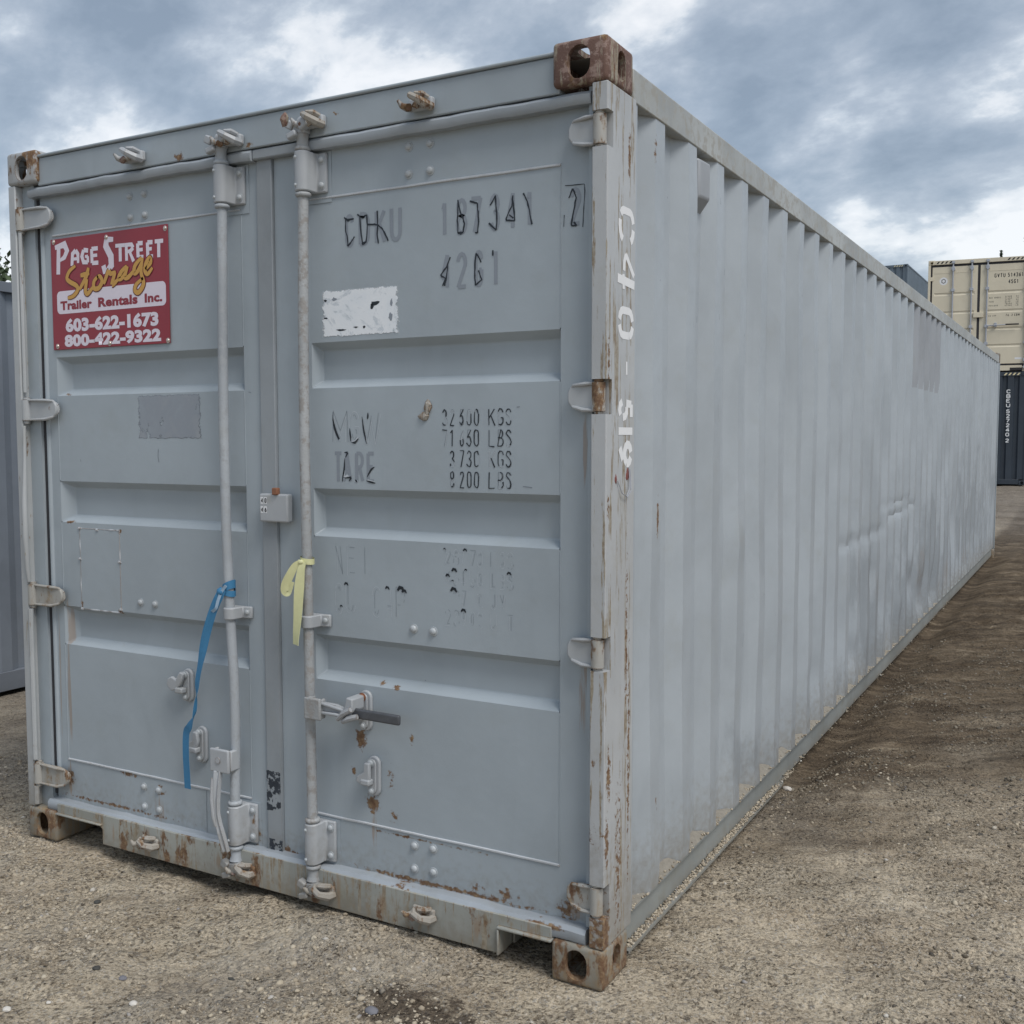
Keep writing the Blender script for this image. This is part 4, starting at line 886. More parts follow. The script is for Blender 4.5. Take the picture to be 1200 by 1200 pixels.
# ---------------------------------------------------------------- rental sign
SG = empty('sign', 'red metal rental sign with white and gold lettering, bolted to the left container door', 'sign', (.478, .046, 2.066))
def sg(o):
    o.parent = SG; o.matrix_parent_inverse = Matrix.Translation((-.478, -.046, -2.066)); return o
sg(MB().box(.176, .780, .0445, .0475, 1.865, 2.269).build('board', M['red'], None, bevel=.001))
k = Ink(onfront(.0443), .0002)
(a0, a1, a2, a3) = SIGNBOX[0]; r = .018; x0, x1, z0, z1 = .204, .766, 1.995, 2.078
P = []
for cx, cz, st in ((x1-r, z1-r, 0), (x0+r, z1-r, 90), (x0+r, z0+r, 180), (x1-r, z0+r, 270)): P += [(cx+r*math.cos(R(st+d)), cz+r*math.sin(R(st+d))) for d in range(0, 91, 15)]
k.poly(P); sg(k.build('white_panel', M['white'], None))
k = Ink(onfront(.0443), .0004)
wds = [[.016, .024, .020, .018, .010], .020, [.015, .016, .017, .016, .012], .011, [.016, .016, .016, .016, .014, .012, .010], .015, .012, [.016, .022, .027, .028, .026, .022, .015], [.022, .020], .013, .015, .014, [.013, .014, .015, .014, .012], [.011, .015], .015, .012, .015, .012, .014, .015]
for P, w_ in zip(SIGNW, wds):
    if isinstance(w_, list): w_ = (w_+[w_[-1]]*9)[:len(P)]
    k.stroke(P, w_); sg(k.flush('letter_stroke', M['white'], None))
def spline(P, n=5):
    Q = []; P = [P[0]]+list(P)+[P[-1]]
    for i in range(1, len(P)-2):
        p0, p1, p2, p3 = [np.array(q) for q in P[i-1:i+3]]
        for t in np.linspace(0, 1, n, endpoint=False): Q.append(tuple(.5*((2*p1)+(-p0+p2)*t+(2*p0-5*p1+4*p2-p3)*t*t+(-p0+3*p1-3*p2+p3)*t**3)))
    return Q+[tuple(P[-1])]
for mt, ww, th in (('redline', .0215, .0010), ('gold', .0155, .0016)):
    k = Ink(onfront(.0443), th)
    for P in SIGNG:
        Q = spline(P); n = len(Q)
        k.stroke(Q, [ww*(.55+.55*math.sin(math.pi*min(1, (i+.6)/(n-.2)))**.5) for i in range(n)])
    o_ = k.build('script_outline' if mt == 'redline' else 'script_lettering', M[mt], None, True); sg(o_)
def fonttext(txt, x0, x1, z0, z1, y, mat, off):
    c = bpy.data.curves.new('lettering', 'FONT'); c.body = txt; c.size = 1; c.offset = off; c.resolution_u = 3; c.space_character = 1.04
    o = bpy.data.objects.new('lettering', c); COL.objects.link(o); dg = bpy.context.evaluated_depsgraph_get(); dg.update()
    me = bpy.data.meshes.new_from_object(o.evaluated_get(dg)); bpy.data.objects.remove(o)
    co = np.array([v.co[:] for v in me.vertices]); mn = co.min(0); mx = co.max(0)
    for v in me.vertices:
        a = (v.co.x-mn[0])/(mx[0]-mn[0]); b = (v.co.y-mn[1])/(mx[1]-mn[1]); v.co = (x0+a*(x1-x0), y, z0+b*(z1-z0))
    me.materials.clear(); return link('lettering', me, mat, None, smooth=0)
sg(fonttext('Trailer', .222, .392, 2.008, 2.041, .0436, M['redprint'], .045)); sg(fonttext('Rentals', .425, .627, 2.008, 2.042, .0436, M['redprint'], .045)); sg(fonttext('Inc.', .662, .748, 2.009, 2.041, .0436, M['redprint'], .045))
sg(fonttext('603-622-1673', .247, .727, 1.926, 1.977, .0438, M['white'], .055)); sg(fonttext('800-422-9322', .239, .738, 1.872, 1.918, .0438, M['white'], .055))
for x, z in SIGNBOX[8]:
    s_ = inst(bolt(None, 0, 0, 0), SG, (x-.478, -.0016, z-2.066), 'screw', (.62, .5, .62), M['screw'])
for o in [o for o in COL.objects if o.name.startswith('bolt') and o.parent is None]: bpy.data.objects.remove(o)

# ---------------------------------------------------------------- straps
M['palebl'] = flat('pale_blue_webbing', (.30, .42, .55), .6, .2, 90)
def strap(name, pts, wd, mat, label, cat, twist=None, n=6):
    P = [np.array(p) for p in pts]; ext = [P[0]]+P+[P[-1]]; Q = []
    for i in range(1, len(ext)-2):
        p0, p1, p2, p3 = ext[i-1:i+3]
        for t in np.linspace(0, 1, n, endpoint=False): Q.append(.5*((2*p1)+(-p0+p2)*t+(2*p0-5*p1+4*p2-p3)*t*t+(-p0+3*p1-3*p2+p3)*t**3))
    Q.append(P[-1]); vs = []; m = len(Q)
    for i, q in enumerate(Q):
        u = i/(m-1); tw = twist(u) if twist else 0; ww = wd(u) if callable(wd) else wd
        t = Q[min(i+1, m-1)]-Q[max(0, i-1)]; t = t/np.linalg.norm(t)
        side = np.cross(t, [0, 1, 0]); side /= np.linalg.norm(side)+1e-9; nrm = np.cross(side, t)
        s2 = side*math.cos(tw)+nrm*math.sin(tw); n2 = np.cross(s2, t)*.0008
        vs += [q-s2*ww/2+n2, q+n2*3, q+s2*ww/2+n2, q+s2*ww/2-n2, q-n2*0, q-s2*ww/2-n2]
    mb = MB(); mb.add(vs, [(i*6+k, i*6+(k+1) % 6, (i+1)*6+(k+1) % 6, (i+1)*6+k) for i in range(m-1) for k in range(6)]+[(0, 1, 2, 3, 4, 5), tuple((m-1)*6+k for k in (5, 4, 3, 2, 1, 0))])
    return mb
E_ = empty('strap', 'blue webbing strap tied round the left locking rod, hanging down over the lower catch', 'strap', (1.072, -.02, 1.05))
def own(o, root): o.parent = root; o.matrix_parent_inverse = Matrix.Translation(-Vector(root.location)); return o
mb = strap('webbing', [(1.072, -.026, 1.040), (1.050, -.032, 1.000), (1.028, -.034, .955), (1.000, -.034, .885), (.975, -.034, .80), (.957, -.036, .725), (.950, -.036, .67), (.940, -.038, .605), (.915, -.036, .560), (.892, -.030, .530), (.886, -.028, .46), (.884, -.024, .40), (.883, -.020, .333)],
           lambda u: .028*(1-.45*math.exp(-((u-.55)/.10)**2)), M['blue'], '', '', lambda u: (.55*math.sin(u*9)+.18*math.sin(u*31))*(u < .75)-.9*math.exp(-((u-.56)/.06)**2))
own(mb.build('webbing', M['blue'], None, smooth=60), E_)
mb = MB(); N = 16
for tilt, z0, w2 in ((.35, 1.045, .014), (-.2, 1.028, .010)):
    vs = []
    for i in range(N):
        a = 2*math.pi*i/N; x = 1.074+.0215*math.cos(a); y = .0215*math.sin(a)-.0; z = z0+tilt*.03*math.cos(a)
        vs += [(x, y, z-w2), (x, y, z+w2)]
    mb.add(vs, [(2*i, 2*i+1, (2*i+3) % (2*N), (2*i+2) % (2*N)) for i in range(N)])
rough_lump(mb, (1.060, -.026, 1.030), .014, .010, .014, .15, 4)
own(mb.build('knot', M['blue'], None, smooth=50), E_)
mb = strap('', [(1.085, -.026, 1.052), (1.068, -.030, 1.030), (1.056, -.034, 1.000), (1.048, -.036, .975), (1.030, -.036, .962)], lambda u: .010, M['blue'], '', '', lambda u: .6)
own(mb.build('loose_end', M['palebl'], None, smooth=60), E_)
Yr = empty('ribbon', 'pale yellow plastic ribbon tied round the right locking rod', 'ribbon', (1.412, -.02, 1.15))
mb = strap('', [(1.418, -.026, 1.150), (1.410, -.032, 1.120), (1.402, -.034, 1.05), (1.396, -.034, .98), (1.390, -.036, .915), (1.388, -.036, .885)], lambda u: .016+.016*min(1, u*3), M['yellow'], '', '', lambda u: .35*math.sin(u*5))
own(mb.build('long_tail', M['yellow'], None, smooth=60), Yr)
mb = strap('', [(1.408, -.028, 1.150), (1.392, -.036, 1.138), (1.374, -.044, 1.105), (1.360, -.048, 1.075), (1.356, -.046, 1.052), (1.368, -.040, 1.050), (1.382, -.040, 1.085)], lambda u: .012+.016*math.sin(math.pi*min(1, u*1.15)), M['yellow'], '', '', lambda u: .8*math.sin(u*4))
own(mb.build('short_tail', M['yellow'], None, smooth=60), Yr)
mb = MB(); vs = []
for i in range(N):
    a = 2*math.pi*i/N; vs += [(1.410+.0225*math.cos(a), .0225*math.sin(a), 1.143-.004*math.cos(a)), (1.410+.0225*math.cos(a), .0225*math.sin(a), 1.161-.004*math.cos(a))]
mb.add(vs, [(2*i, 2*i+1, (2*i+3) % (2*N), (2*i+2) % (2*N)) for i in range(N)]); rough_lump(mb, (1.404, -.027, 1.148), .012, .008, .009, .2, 7)
own(mb.build('knot', M['yellow'], None, smooth=50), Yr)
# ================================================================ other containers
def simple_container(root, H, mats, doors=False, first=.36, L=L_, ends=None):
    body, rail = mats
    for rt in (0, 1):
        for bk in (0, 1):
            for tp in (0, 1): casting(root, rt, bk, tp, rail, H, L)
    for x0, x1 in ((0, .06), (W_-.06, W_)):
        MB().box(x0, x1, .004, .16, .1185, H-.1185).build('corner_post', rail, root, bevel=.004)
        MB().box(x0, x1, L-.16, L-.004, .1185, H-.1185).build('corner_post', rail, root, bevel=.004)
    side_sheet(root, 2.430, 1, .162, first, L-.165, .152, H-.075, body)
    side_sheet(root, .008, -1, .162, first, L-.165, .152, H-.075, body)
    for n_, z0, z1 in (('top_rail', H-.075, H-.012), ('bottom_rail', .03, .151)):
        for x0, x1 in ((.001, .055), (W_-.055, W_-.001)): MB().box(x0, x1, .1785, L-.1785, z0, z1).build(n_, rail, root, bevel=.003)
    for y0, y1 in ((.010, .07), (L-.07, L-.010)):
        MB().box(.163, W_-.163, y0, y1, H-.115, H-.012).build('header', rail, root, bevel=.003)
        MB().box(.163, W_-.163, y0, y1, .02, .15).build('door_sill' if doors and y0 < 1 else 'end_rail', rail, root, bevel=.003)
    roof_floor(root, body, H, L)
    if not doors: end_sheet(root, .020, -1, .0605, W_-.0605, .151, H-.116, body)
    end_sheet(root, L-.020, 1, .0605, W_-.0605, .151, H-.116, body)
def striped(root, x0, x1, z0, z1, y, dark=True):
    k = Ink(onfront(y), .0006); x = x0
    while x < x1-.04: k.poly([(x, z0), (x+.045, z0), (x+.045+(z1-z0)*.8, z1), (x+(z1-z0)*.8, z1)]); x += .10; k.flush('hazard_stripe', M['stripe'] if dark else M['cream'], root)
    
def modern_doors(root, H):
    y = .03
    MB().box(.045, W_-.045, .045, .075, .16, H-.117).build('gasket', M['gasket'], root)
    Z0, Z1 = .20, H-.175
    for i, (X0, X1, P0, P1) in enumerate(((.105, 1.188, .15, 1.12), (1.250, W_-.105, 1.42, W_-.18))):
        mb = MB(); gr = [(.62, .70), (1.05, 1.13), (1.50, 1.58), (1.98, 2.06)]
        def q(a, b, c, d): mb.add([a, b, c, d], [(0, 1, 2, 3)])
        def rc(x0, x1, z0, z1): q((x0, y, z0), (x1, y, z0), (x1, y, z1), (x0, y, z1))
        rc(X0, P0, Z0, Z1); rc(P1, X1, Z0, Z1)
        zs = [Z0]+[v for g in gr for v in g]+[Z1]
        for k in range(0, len(zs), 2): rc(P0, P1, zs[k], zs[k+1])
        for zb, zt in gr:
            a = [(P0, y, zb), (P1, y, zb), (P1, y, zt), (P0, y, zt)]; b = [(P0+.02, y+.012, zb+.028), (P1-.02, y+.012, zb+.028), (P1-.02, y+.012, zt-.028), (P0+.02, y+.012, zt-.028)]
            for k in range(4): q(a[k], a[(k+1) % 4], b[(k+1) % 4], b[k])
            q(*b)
        for a, b in (((X0, Z0), (X1, Z0)), ((X1, Z0), (X1, Z1)), ((X1, Z1), (X0, Z1)), ((X0, Z1), (X0, Z0))): q((a[0], y, a[1]), (a[0], .044, a[1]), (b[0], .044, b[1]), (b[0], y, b[1]))
        me = mb.mesh('door'); bm = bmesh.new(); bm.from_mesh(me); bmesh.ops.remove_doubles(bm, verts=bm.verts, dist=.0002); bmesh.ops.recalc_face_normals(bm, faces=bm.faces); bm.to_mesh(me); bm.free()
        d = link('door', me, M['beige'], root, smooth=0)
        MB().box(P0, P1, y-.004, y-.0004, Z1-.165, Z1-.155).build('weld_seam', M['beige'], d)
        for x in ((.60, 1.045) if i == 0 else (1.415, 2.33)):
            r = MB(); r.tube([(x, -.005, .09), (x, -.005, H-.06)], .019, 10); o = r.build('locking_rod', M['zinc'], d)
            g = MB()
            for z in (H-.24, H-.78, 1.16, .72, .28): g.box(x-.045, x+.045, -.028, y-.001, z-.035, z+.035)
            for z in (H-.075, .10): g.box(x-.035, x+.04, -.034, .012, z-.03, z+.03)
            g.box(x-.028, x+.028, -.030, y-.001, H-.30, H-.18)
            g.build('rod_bracket', M['zinc'], o, bevel=.004)
        for zz in (.35, 1.0, 1.75, 2.42):
            xh = .06 if i == 0 else W_-.12
            MB().box(xh, xh+.07, .004, .0295, zz-.05, zz+.05).build('hinge', M['beige'], d, bevel=.004)
        if i:
            h = MB(); h.tube([(1.43, -.03, 1.17), (1.98, -.035, 1.18)], .014, 8); ho = h.build('door_handle', M['zinc'], d)
            MB().box(1.86, 2.17, -.05, -.03, 1.165, 1.20).build('handle_grip', M['stripe'], ho, bevel=.004)
            MB().box(1.60, 1.66, -.03, y-.001, 1.13, 1.24).build('handle_catch', M['zinc'], ho, bevel=.004)
            MB().box(1.10, 1.34, -.012, y-.001, 1.39, 1.52).build('seal_cover', M['beige'], d, bevel=.006)
            k = Ink(onfront(y), .0006)
            k.text('GVTU', 1.575, 2.38, .105, .068, .016, .50); k.text('514361', 1.885, 2.38, .105, .063, .016, .48); k.text('45G1', 1.900, 2.215, .105, .063, .016, .48)
            for zz, tx in ((1.855, 'MAX GROSS'), (1.755, 'TARE'), (1.655, 'PAYLOAD'), (1.40, 'CU CAP')): k.text(tx, 1.465, zz, .038, .031, .006, .5)
            for r_, tx in enumerate(('32500', '71650', '3940', '8690', '28560', '62960')): k.text(tx, 1.835, 1.875-.045*r_, .036, .034, .006, .5); k.text('KG' if r_ % 2 == 0 else 'LB', 2.09, 1.875-.045*r_, .036, .036, .006, .5)
            k.text('76.2', 1.86, 1.395, .06, .045, .010, .5); k.text('CBM', 2.06, 1.395, .06, .045, .010, .5)
            k.build('lettering', M['stripe'], d, True)
        else:
            k = Ink(onfront(y), .0005); k.poly([(.375+.10*math.cos(6.2832*a/20), 2.355+.10*math.sin(6.2832*a/20)) for a in range(20)]); k.build('round_emblem', M['stencil'], d)
            k = Ink(onfront(y), .0012); k.stroke([(.375+.048*math.cos(6.2832*a/6+.52), 2.355+.052*math.sin(6.2832*a/6+.52)) for a in range(7)], .016); k.build('emblem_ring', M['stripe'], d)
    striped(root, .19, .56, H-.095, H-.035, .010); striped(root, 1.86, 2.24, H-.095, H-.035, .010)
    MB().box(2.0, 2.35, .0, .0095, .02, .09).build('forklift_pocket', M['stripe'], root)
    k = Ink(onfront(y), .0005); k.poly([(2.10, .30), (2.26, .30), (2.26, .35), (2.10, .35)]); k.build('small_plate', M['stencil'], root)
TH = .12
HQ = 2.896
left = empty('shipping_container', 'blue grey container standing parallel behind the left edge of the big grey one', 'shipping container', (-2.360-W_, -.35, -.075))
simple_container(left, 2.591, (M['left'], M['left_rail']), first=.30)
navy = empty('shipping_container', 'dark navy container with vertical white number, under the beige one', 'shipping container', (-.501, 27.057, .312), TH)
simple_container(navy, HQ, (M['navy'], M['navy']))
striped(navy, .28, .60, HQ-.095, HQ-.035, .010, False); striped(navy, 1.86, 2.24, HQ-.095, HQ-.035, .010, False)
k = Ink(onfront(.020), .002)
zc = 2.44
for ch in 'CBEU 527240 2':
    if ch == ' ': zc -= .035; continue
    k.glyph(ch, 1.965-.03, 2.035, zc-.10, zc, .020); zc -= .118
k.build('lettering', M['stencil'], navy, True)
beige = empty('shipping_container', 'beige container with galvanised locking rods, stacked on the navy one', 'shipping container', (-.501, 27.057, .312+HQ+.006), TH)
simple_container(beige, HQ, (M['beige'], M['beige']), doors=True); modern_doors(beige, HQ)
labs = ['slate container at the bottom of the distant stack', 'slate container in the middle of the distant stack', 'slate container with striped header on top of the distant stack left of the beige one']
for i in range(3):
    c = empty('shipping_container', labs[i], 'shipping container', (-3.916-W_, 45.78, .30+i*(HQ+.004)-.05), 0)
    simple_container(c, HQ, (M['slate'], M['slate'])); striped(c, .19, .56, HQ-.095, HQ-.035, .010, False); striped(c, 1.86, 2.26, HQ-.095, HQ-.035, .010, False)

# ================================================================ ground
def rise(X, Y):
    z = np.where(Y > 10.5, np.minimum((Y-10.5)*.0193, .30), 0.0)
    z = z-.075*np.clip((-.3-X)/1.6, 0, 1)*np.clip((20-Y)/8, 0, 1)
    return z
def height(X, Y):
    z = rise(X, Y)
    far = np.clip((60-np.hypot(X, Y))/40, 0, 1)
    n = fbm(X*.55, Y*.55, 4)*.030+fbm(X*3.1, Y*3.1, 4, .6)*.020+fbm(X*14, Y*14, 3, .65)*.018
    rut = np.clip((Y-3.5)/3, 0, 1)*np.clip((X-2.2)/.8, 0, 1)
    U = X*.87+Y*.49; V = Y*.87-X*.49
    r1 = .35-np.abs(fbm(U*.45+4, V*2.4+9, 4, .6))*1.6+fbm(U*2+1, V*7+3, 3, .6)*.35
    n = n+rut*r1*.06*np.clip((26-Y)/6, 0, 1)
    inside = (X > -.05)*(X < 2.49)*(Y > -.02)*(Y < 12.25)
    n = n-.006
    # banked against the sill in the middle, low by the castings
    bank = np.exp(-((Y+.03)/.16)**2)*np.clip(1-np.abs(X-1.55)/.75, 0, 1)*.036
    n = n+bank
    near = np.exp(-((X-2.44)/.12)**2)*(Y > .2)*(Y < 12)
    n = n*(1-.6*near)-(.010+.045*np.clip((Y-1.7)/.5, 0, 1))*near
    for cx, cy in ((.08, .09), (2.36, .09), (2.36, 12.1), (.08, 12.1)):
        f = np.exp(-(((X-cx)/.17)**2+((Y-cy)/.17)**2)); n = n*(1-f)+f*(-.001)
    flat = np.exp(-((X+2.36)/.25)**2)*(Y < 12)*(Y > -1); n = n*(1-flat)+flat*(.0)
    n = np.where(inside, np.minimum(n, .02), n)
    return z+n*far
def axis(lo, hi, step, out_, grow=1.13, maxout=1800):
    a = list(np.arange(lo, hi+step/2, step)); s = step; x = hi
    while x < maxout: s *= grow; x += s; a.append(x)
    s = step; x = lo
    while x > -maxout: s *= grow; x -= s; a.insert(0, x)
    return np.array(a)
ax = axis(-.6, 4.6, .021, 0); ay = axis(-1.6, 8.5, .026, 0, 1.04)
X, Y = np.meshgrid(ax, ay); Z = height(X, Y)
nx, ny = len(ax), len(ay)
me = bpy.data.meshes.new('ground'); nv = nx*ny
me.vertices.add(nv); me.vertices.foreach_set('co', np.stack([X, Y, Z], -1).astype(np.float32).ravel())
ii, jj = np.meshgrid(np.arange(nx-1), np.arange(ny-1)); b0 = (jj*nx+ii).ravel()
quads = np.stack([b0, b0+1, b0+1+nx, b0+nx], -1).astype(np.int32)
me.loops.add(quads.size); me.loops.foreach_set('vertex_index', quads.ravel())
me.polygons.add(len(quads)); me.polygons.foreach_set('loop_start', np.arange(0, quads.size, 4, dtype=np.int32)); me.polygons.foreach_set('loop_total', np.full(len(quads), 4, np.int32))
me.update(calc_edges=True); me.validate()
me.shade_smooth()

m, t, o = newmat('ground_soil')
pos = t.n('ShaderNodeNewGeometry').outputs['Position']; P_ = t.sep(pos)
base = t.ramp(t.noise(pos, 2.3, 8, .62, .4), [(0.25, (.31, .25, .18)), (0.42, (.47, .385, .275)), (0.58, (.56, .475, .35)), (0.75, (.63, .55, .425))])
grit = t.noise(pos, 95, 6, .75)
v1 = t.n('ShaderNodeTexVoronoi', Vector=pos, Scale=70.0, Randomness=1.0)
v2 = t.n('ShaderNodeTexVoronoi', Vector=pos, Scale=165.0, Randomness=1.0)
vc = t.sep(v1.outputs['Color'])[0]; vc2 = t.sep(v2.outputs['Color'])[1]
col = t.mix(t.m('MULTIPLY', t.rng(grit, .35, .62), .35), base, (.62, .55, .44))
col = t.mix(t.m('MULTIPLY', t.rng(grit, .53, .38), .7), col, (.13, .108, .08))
pit = t.rng(t.n('ShaderNodeTexVoronoi', Vector=t.vm('ADD', pos, t.scl(t.n('ShaderNodeTexNoise', Vector=pos, Scale=30.0).outputs['Color'], (.03, .03, .03))), Scale=52.0).outputs['Distance'], .30, .10)
pit = t.m('MULTIPLY', pit, t.rng(t.noise(pos, 11, 5, .7), .45, .62))
col = t.mix(t.m('MULTIPLY', pit, .9), col, (.085, .07, .055))  # shadow in the pits painted dark into the soil colour
col = t.mix(t.m('MULTIPLY', t.rng(vc, .80, .95), .5), col, (.13, .115, .10))
col = t.mix(t.m('MULTIPLY', t.rng(vc2, .86, .95), .5), col, (.50, .48, .44))
col = t.mix(t.m('MULTIPLY', t.rng(t.noise(pos, .9, 4, .6), .5, .68), .3), col, (.27, .265, .25))
# damp dark soil along the right side of the container, drier again near the camera and far off
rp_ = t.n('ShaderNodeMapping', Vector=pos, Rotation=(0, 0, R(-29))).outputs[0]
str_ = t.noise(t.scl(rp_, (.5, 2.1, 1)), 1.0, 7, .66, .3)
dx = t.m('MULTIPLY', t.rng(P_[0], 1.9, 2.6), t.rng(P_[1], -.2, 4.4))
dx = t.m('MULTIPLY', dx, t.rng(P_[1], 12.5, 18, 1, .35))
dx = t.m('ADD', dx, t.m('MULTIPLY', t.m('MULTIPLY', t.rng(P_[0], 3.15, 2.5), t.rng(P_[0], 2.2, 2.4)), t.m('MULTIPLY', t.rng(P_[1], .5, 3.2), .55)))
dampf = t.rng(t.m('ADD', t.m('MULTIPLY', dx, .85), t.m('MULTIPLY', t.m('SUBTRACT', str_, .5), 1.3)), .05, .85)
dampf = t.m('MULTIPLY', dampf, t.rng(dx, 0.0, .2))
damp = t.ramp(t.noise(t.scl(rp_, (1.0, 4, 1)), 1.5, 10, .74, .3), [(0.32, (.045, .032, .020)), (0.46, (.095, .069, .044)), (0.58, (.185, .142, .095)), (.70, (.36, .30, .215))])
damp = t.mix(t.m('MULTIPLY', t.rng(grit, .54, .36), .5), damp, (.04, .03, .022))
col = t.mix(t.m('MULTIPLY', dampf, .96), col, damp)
fx = t.m('MULTIPLY', t.rng(P_[1], 12, 19), .8)
col = t.mix(fx, col, t.ramp(t.noise(t.scl(pos, (.4, 1.4, 1)), 1.0, 6, .65), [(.3, (.12, .10, .08)), (.7, (.24, .21, .18))]))
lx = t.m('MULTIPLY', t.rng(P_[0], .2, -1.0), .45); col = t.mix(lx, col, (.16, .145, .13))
# oil stain in front of the sill, moss tint at the near edge
sm = spotmask(t, t.vm('MULTIPLY', pos, (1, 1, 0)), [(2.01, -.30, .20, .12, 1.1), (1.93, -.20, .12, .09, .8)], t.noise(pos, 14, 6, .7), 'xy') if False else None
dd = t.vm('LENGTH', t.scl(t.vm('SUBTRACT', pos, (2.03, -.33, 0)), (1/.24, 1/.15, 0)))
sm = t.rng(t.m('ADD', t.m('SUBTRACT', 1.0, dd), t.m('MULTIPLY', t.m('SUBTRACT', t.noise(pos, 13, 6, .7), .5), 2.2)), .15, .5)
col = t.mix(t.m('MULTIPLY', sm, .8), col, (.075, .055, .04))
sp1 = t.noise(pos, 62, 3, .6); sp2 = t.noise(t.vm('ADD', pos, (7, 3, 0)), 55, 3, .6)
mid = t.noise(t.scl(rp_, (5, 14, 1)), 1.0, 8, .72)
col = t.mix(t.m('MULTIPLY', t.rng(mid, .52, .40), .38), col, t.scl(col, (.52, .48, .44)))
rgh_ = t.rng(t.noise(pos, 2.6, 5, .6, .5), .40, .58, .18, 1.0)
col = t.mix(t.m('MULTIPLY', t.m('MULTIPLY', t.rng(sp1, .585, .635), rgh_), .85), col, t.scl(col, (.36, .33, .30)))  # dark specks paint the small shadows between grains
col = t.mix(t.m('MULTIPLY', t.rng(sp2, .60, .65), .5), col, t.scl(col, (1.5, 1.47, 1.42)))
hgt = t.m('ADD', t.m('MULTIPLY', grit, .5), t.m('ADD', t.m('MULTIPLY', t.m('SUBTRACT', .6, v1.outputs['Distance']), .65), t.m('MULTIPLY', t.m('SUBTRACT', .6, v2.outputs['Distance']), .3)))
hgt = t.m('SUBTRACT', t.m('ADD', hgt, t.m('MULTIPLY', t.noise(pos, 24, 6, .7), 1.2)), t.m('ADD', t.m('MULTIPLY', pit, .8), t.m('MULTIPLY', t.rng(sp1, .585, .635), .6)))
hgt = t.m('ADD', t.m('MULTIPLY', hgt, t.m('ADD', t.m('MULTIPLY', rgh_, .75), .25)), t.m('MULTIPLY', mid, 2.2))
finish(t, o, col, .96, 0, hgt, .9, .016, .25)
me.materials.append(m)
ground = bpy.data.objects.new('ground', me); COL.objects.link(ground); ground['kind'] = 'structure'

# gravel and grit lying on the soil
def stone_shapes(n):
    out_ = []
    for k in range(n):
        bm = bmesh.new(); bmesh.ops.create_icosphere(bm, subdivisions=1, radius=1)
        rr = np.random.RandomState(k); v = np.array([q.co[:] for q in bm.verts])*(1+rr.uniform(-.42, .38, (len(bm.verts), 1)))*np.array([1, rr.uniform(.6, .95), rr.uniform(.4, .75)])
        out_.append((v, np.array([[q.index for q in f.verts] for f in bm.faces]))); bm.free()
    return out_
SH = stone_shapes(10)
def scatter(name, xs, ys, zs, rs_, mat, sink=.35):
    n = len(xs); which = np.random.randint(0, len(SH), n); V = []; Fc = []; off = 0
    for k, (sv, sf) in enumerate(SH):
        idx = np.where(which == k)[0]; c = len(idx)
        if not c: continue
        a = np.random.rand(c)*6.283; ca, sa = np.cos(a), np.sin(a)
        v = sv[None]*rs_[idx][:, None, None]; x = v[..., 0]*ca[:, None]-v[..., 1]*sa[:, None]; y = v[..., 0]*sa[:, None]+v[..., 1]*ca[:, None]
        z = v[..., 2]+v[..., 0]*np.random.uniform(-.3, .3, c)[:, None]
        P = np.stack([x+xs[idx][:, None], y+ys[idx][:, None], z+(zs[idx]+rs_[idx]*(.5-sink)*.3)[:, None]], -1).reshape(-1, 3)
        f = (sf[None]+(np.arange(c)*len(sv))[:, None, None]).reshape(-1, 3)+off; V.append(P); Fc.append(f); off += len(P)
    V = np.concatenate(V); Fc = np.concatenate(Fc).astype(np.int32)
    me = bpy.data.meshes.new(name); me.vertices.add(len(V)); me.vertices.foreach_set('co', V.astype(np.float32).ravel())
    me.loops.add(Fc.size); me.loops.foreach_set('vertex_index', Fc.ravel()); me.polygons.add(len(Fc))
    me.polygons.foreach_set('loop_start', np.arange(0, Fc.size, 3, dtype=np.int32)); me.polygons.foreach_set('loop_total', np.full(len(Fc), 3, np.int32))
    me.update(calc_edges=True); me.materials.append(mat); o = bpy.data.objects.new(name, me); COL.objects.link(o); return o
def stonemat(name, dk=1.2):
    m, t, o = newmat(name); gi = t.n('ShaderNodeNewGeometry').outputs['Random Per Island']; pos = t.n('ShaderNodeNewGeometry').outputs['Position']
    c = t.ramp(gi, [(0.0, (.10*dk, .09*dk, .08*dk)), (.22, (.17*dk, .138*dk, .10*dk)), (.45, (.28*dk, .235*dk, .175*dk)), (.72, (.37*dk, .32*dk, .24*dk)), (.92, (.42*dk, .375*dk, .30*dk)), (.975, (.22*dk, .215*dk, .22*dk)), (.995, (.46*dk, .44*dk, .40*dk))])
    c = t.mix(t.m('MULTIPLY', t.rng(t.noise(pos, 120, 4, .7), .4, .65), .5), c, (.34*dk, .30*dk, .235*dk)); finish(t, o, c, .9, 0, t.noise(pos, 260, 3, .6), .4, .001, .3); return m
M['stone'] = stonemat('stone_mix'); M['stone_d'] = stonemat('stone_damp', .55)
def samples(n, x0, x1, y0, y1, dens):
    xs = np.random.uniform(x0, x1, n*3); ys = np.random.uniform(y0, y1, n*3); k = np.random.rand(n*3) < dens(xs, ys); xs = xs[k][:n]; ys = ys[k][:n]; return xs, ys
cl_ = lambda x, y: np.clip(.52+fbm(x*2.2+40, y*2.2+7, 4, .6)*2.4, .03, 1)*np.clip(2.2/(.6+np.hypot(x-3.6, y+2.6)*.55), .1, 1)
xs, ys = samples(95000, -1.2, 5.0, -1.7, 6.0, cl_)
keep = ~((xs > .02) & (xs < 2.42) & (ys > .10)); xs, ys = xs[keep], ys[keep]
r_ = np.clip(np.random.lognormal(math.log(.0036), .58, len(xs)), .0014, .013)
dmp = (xs > 2.3) & (ys+np.random.normal(0, .9, len(xs)) > 1.4)
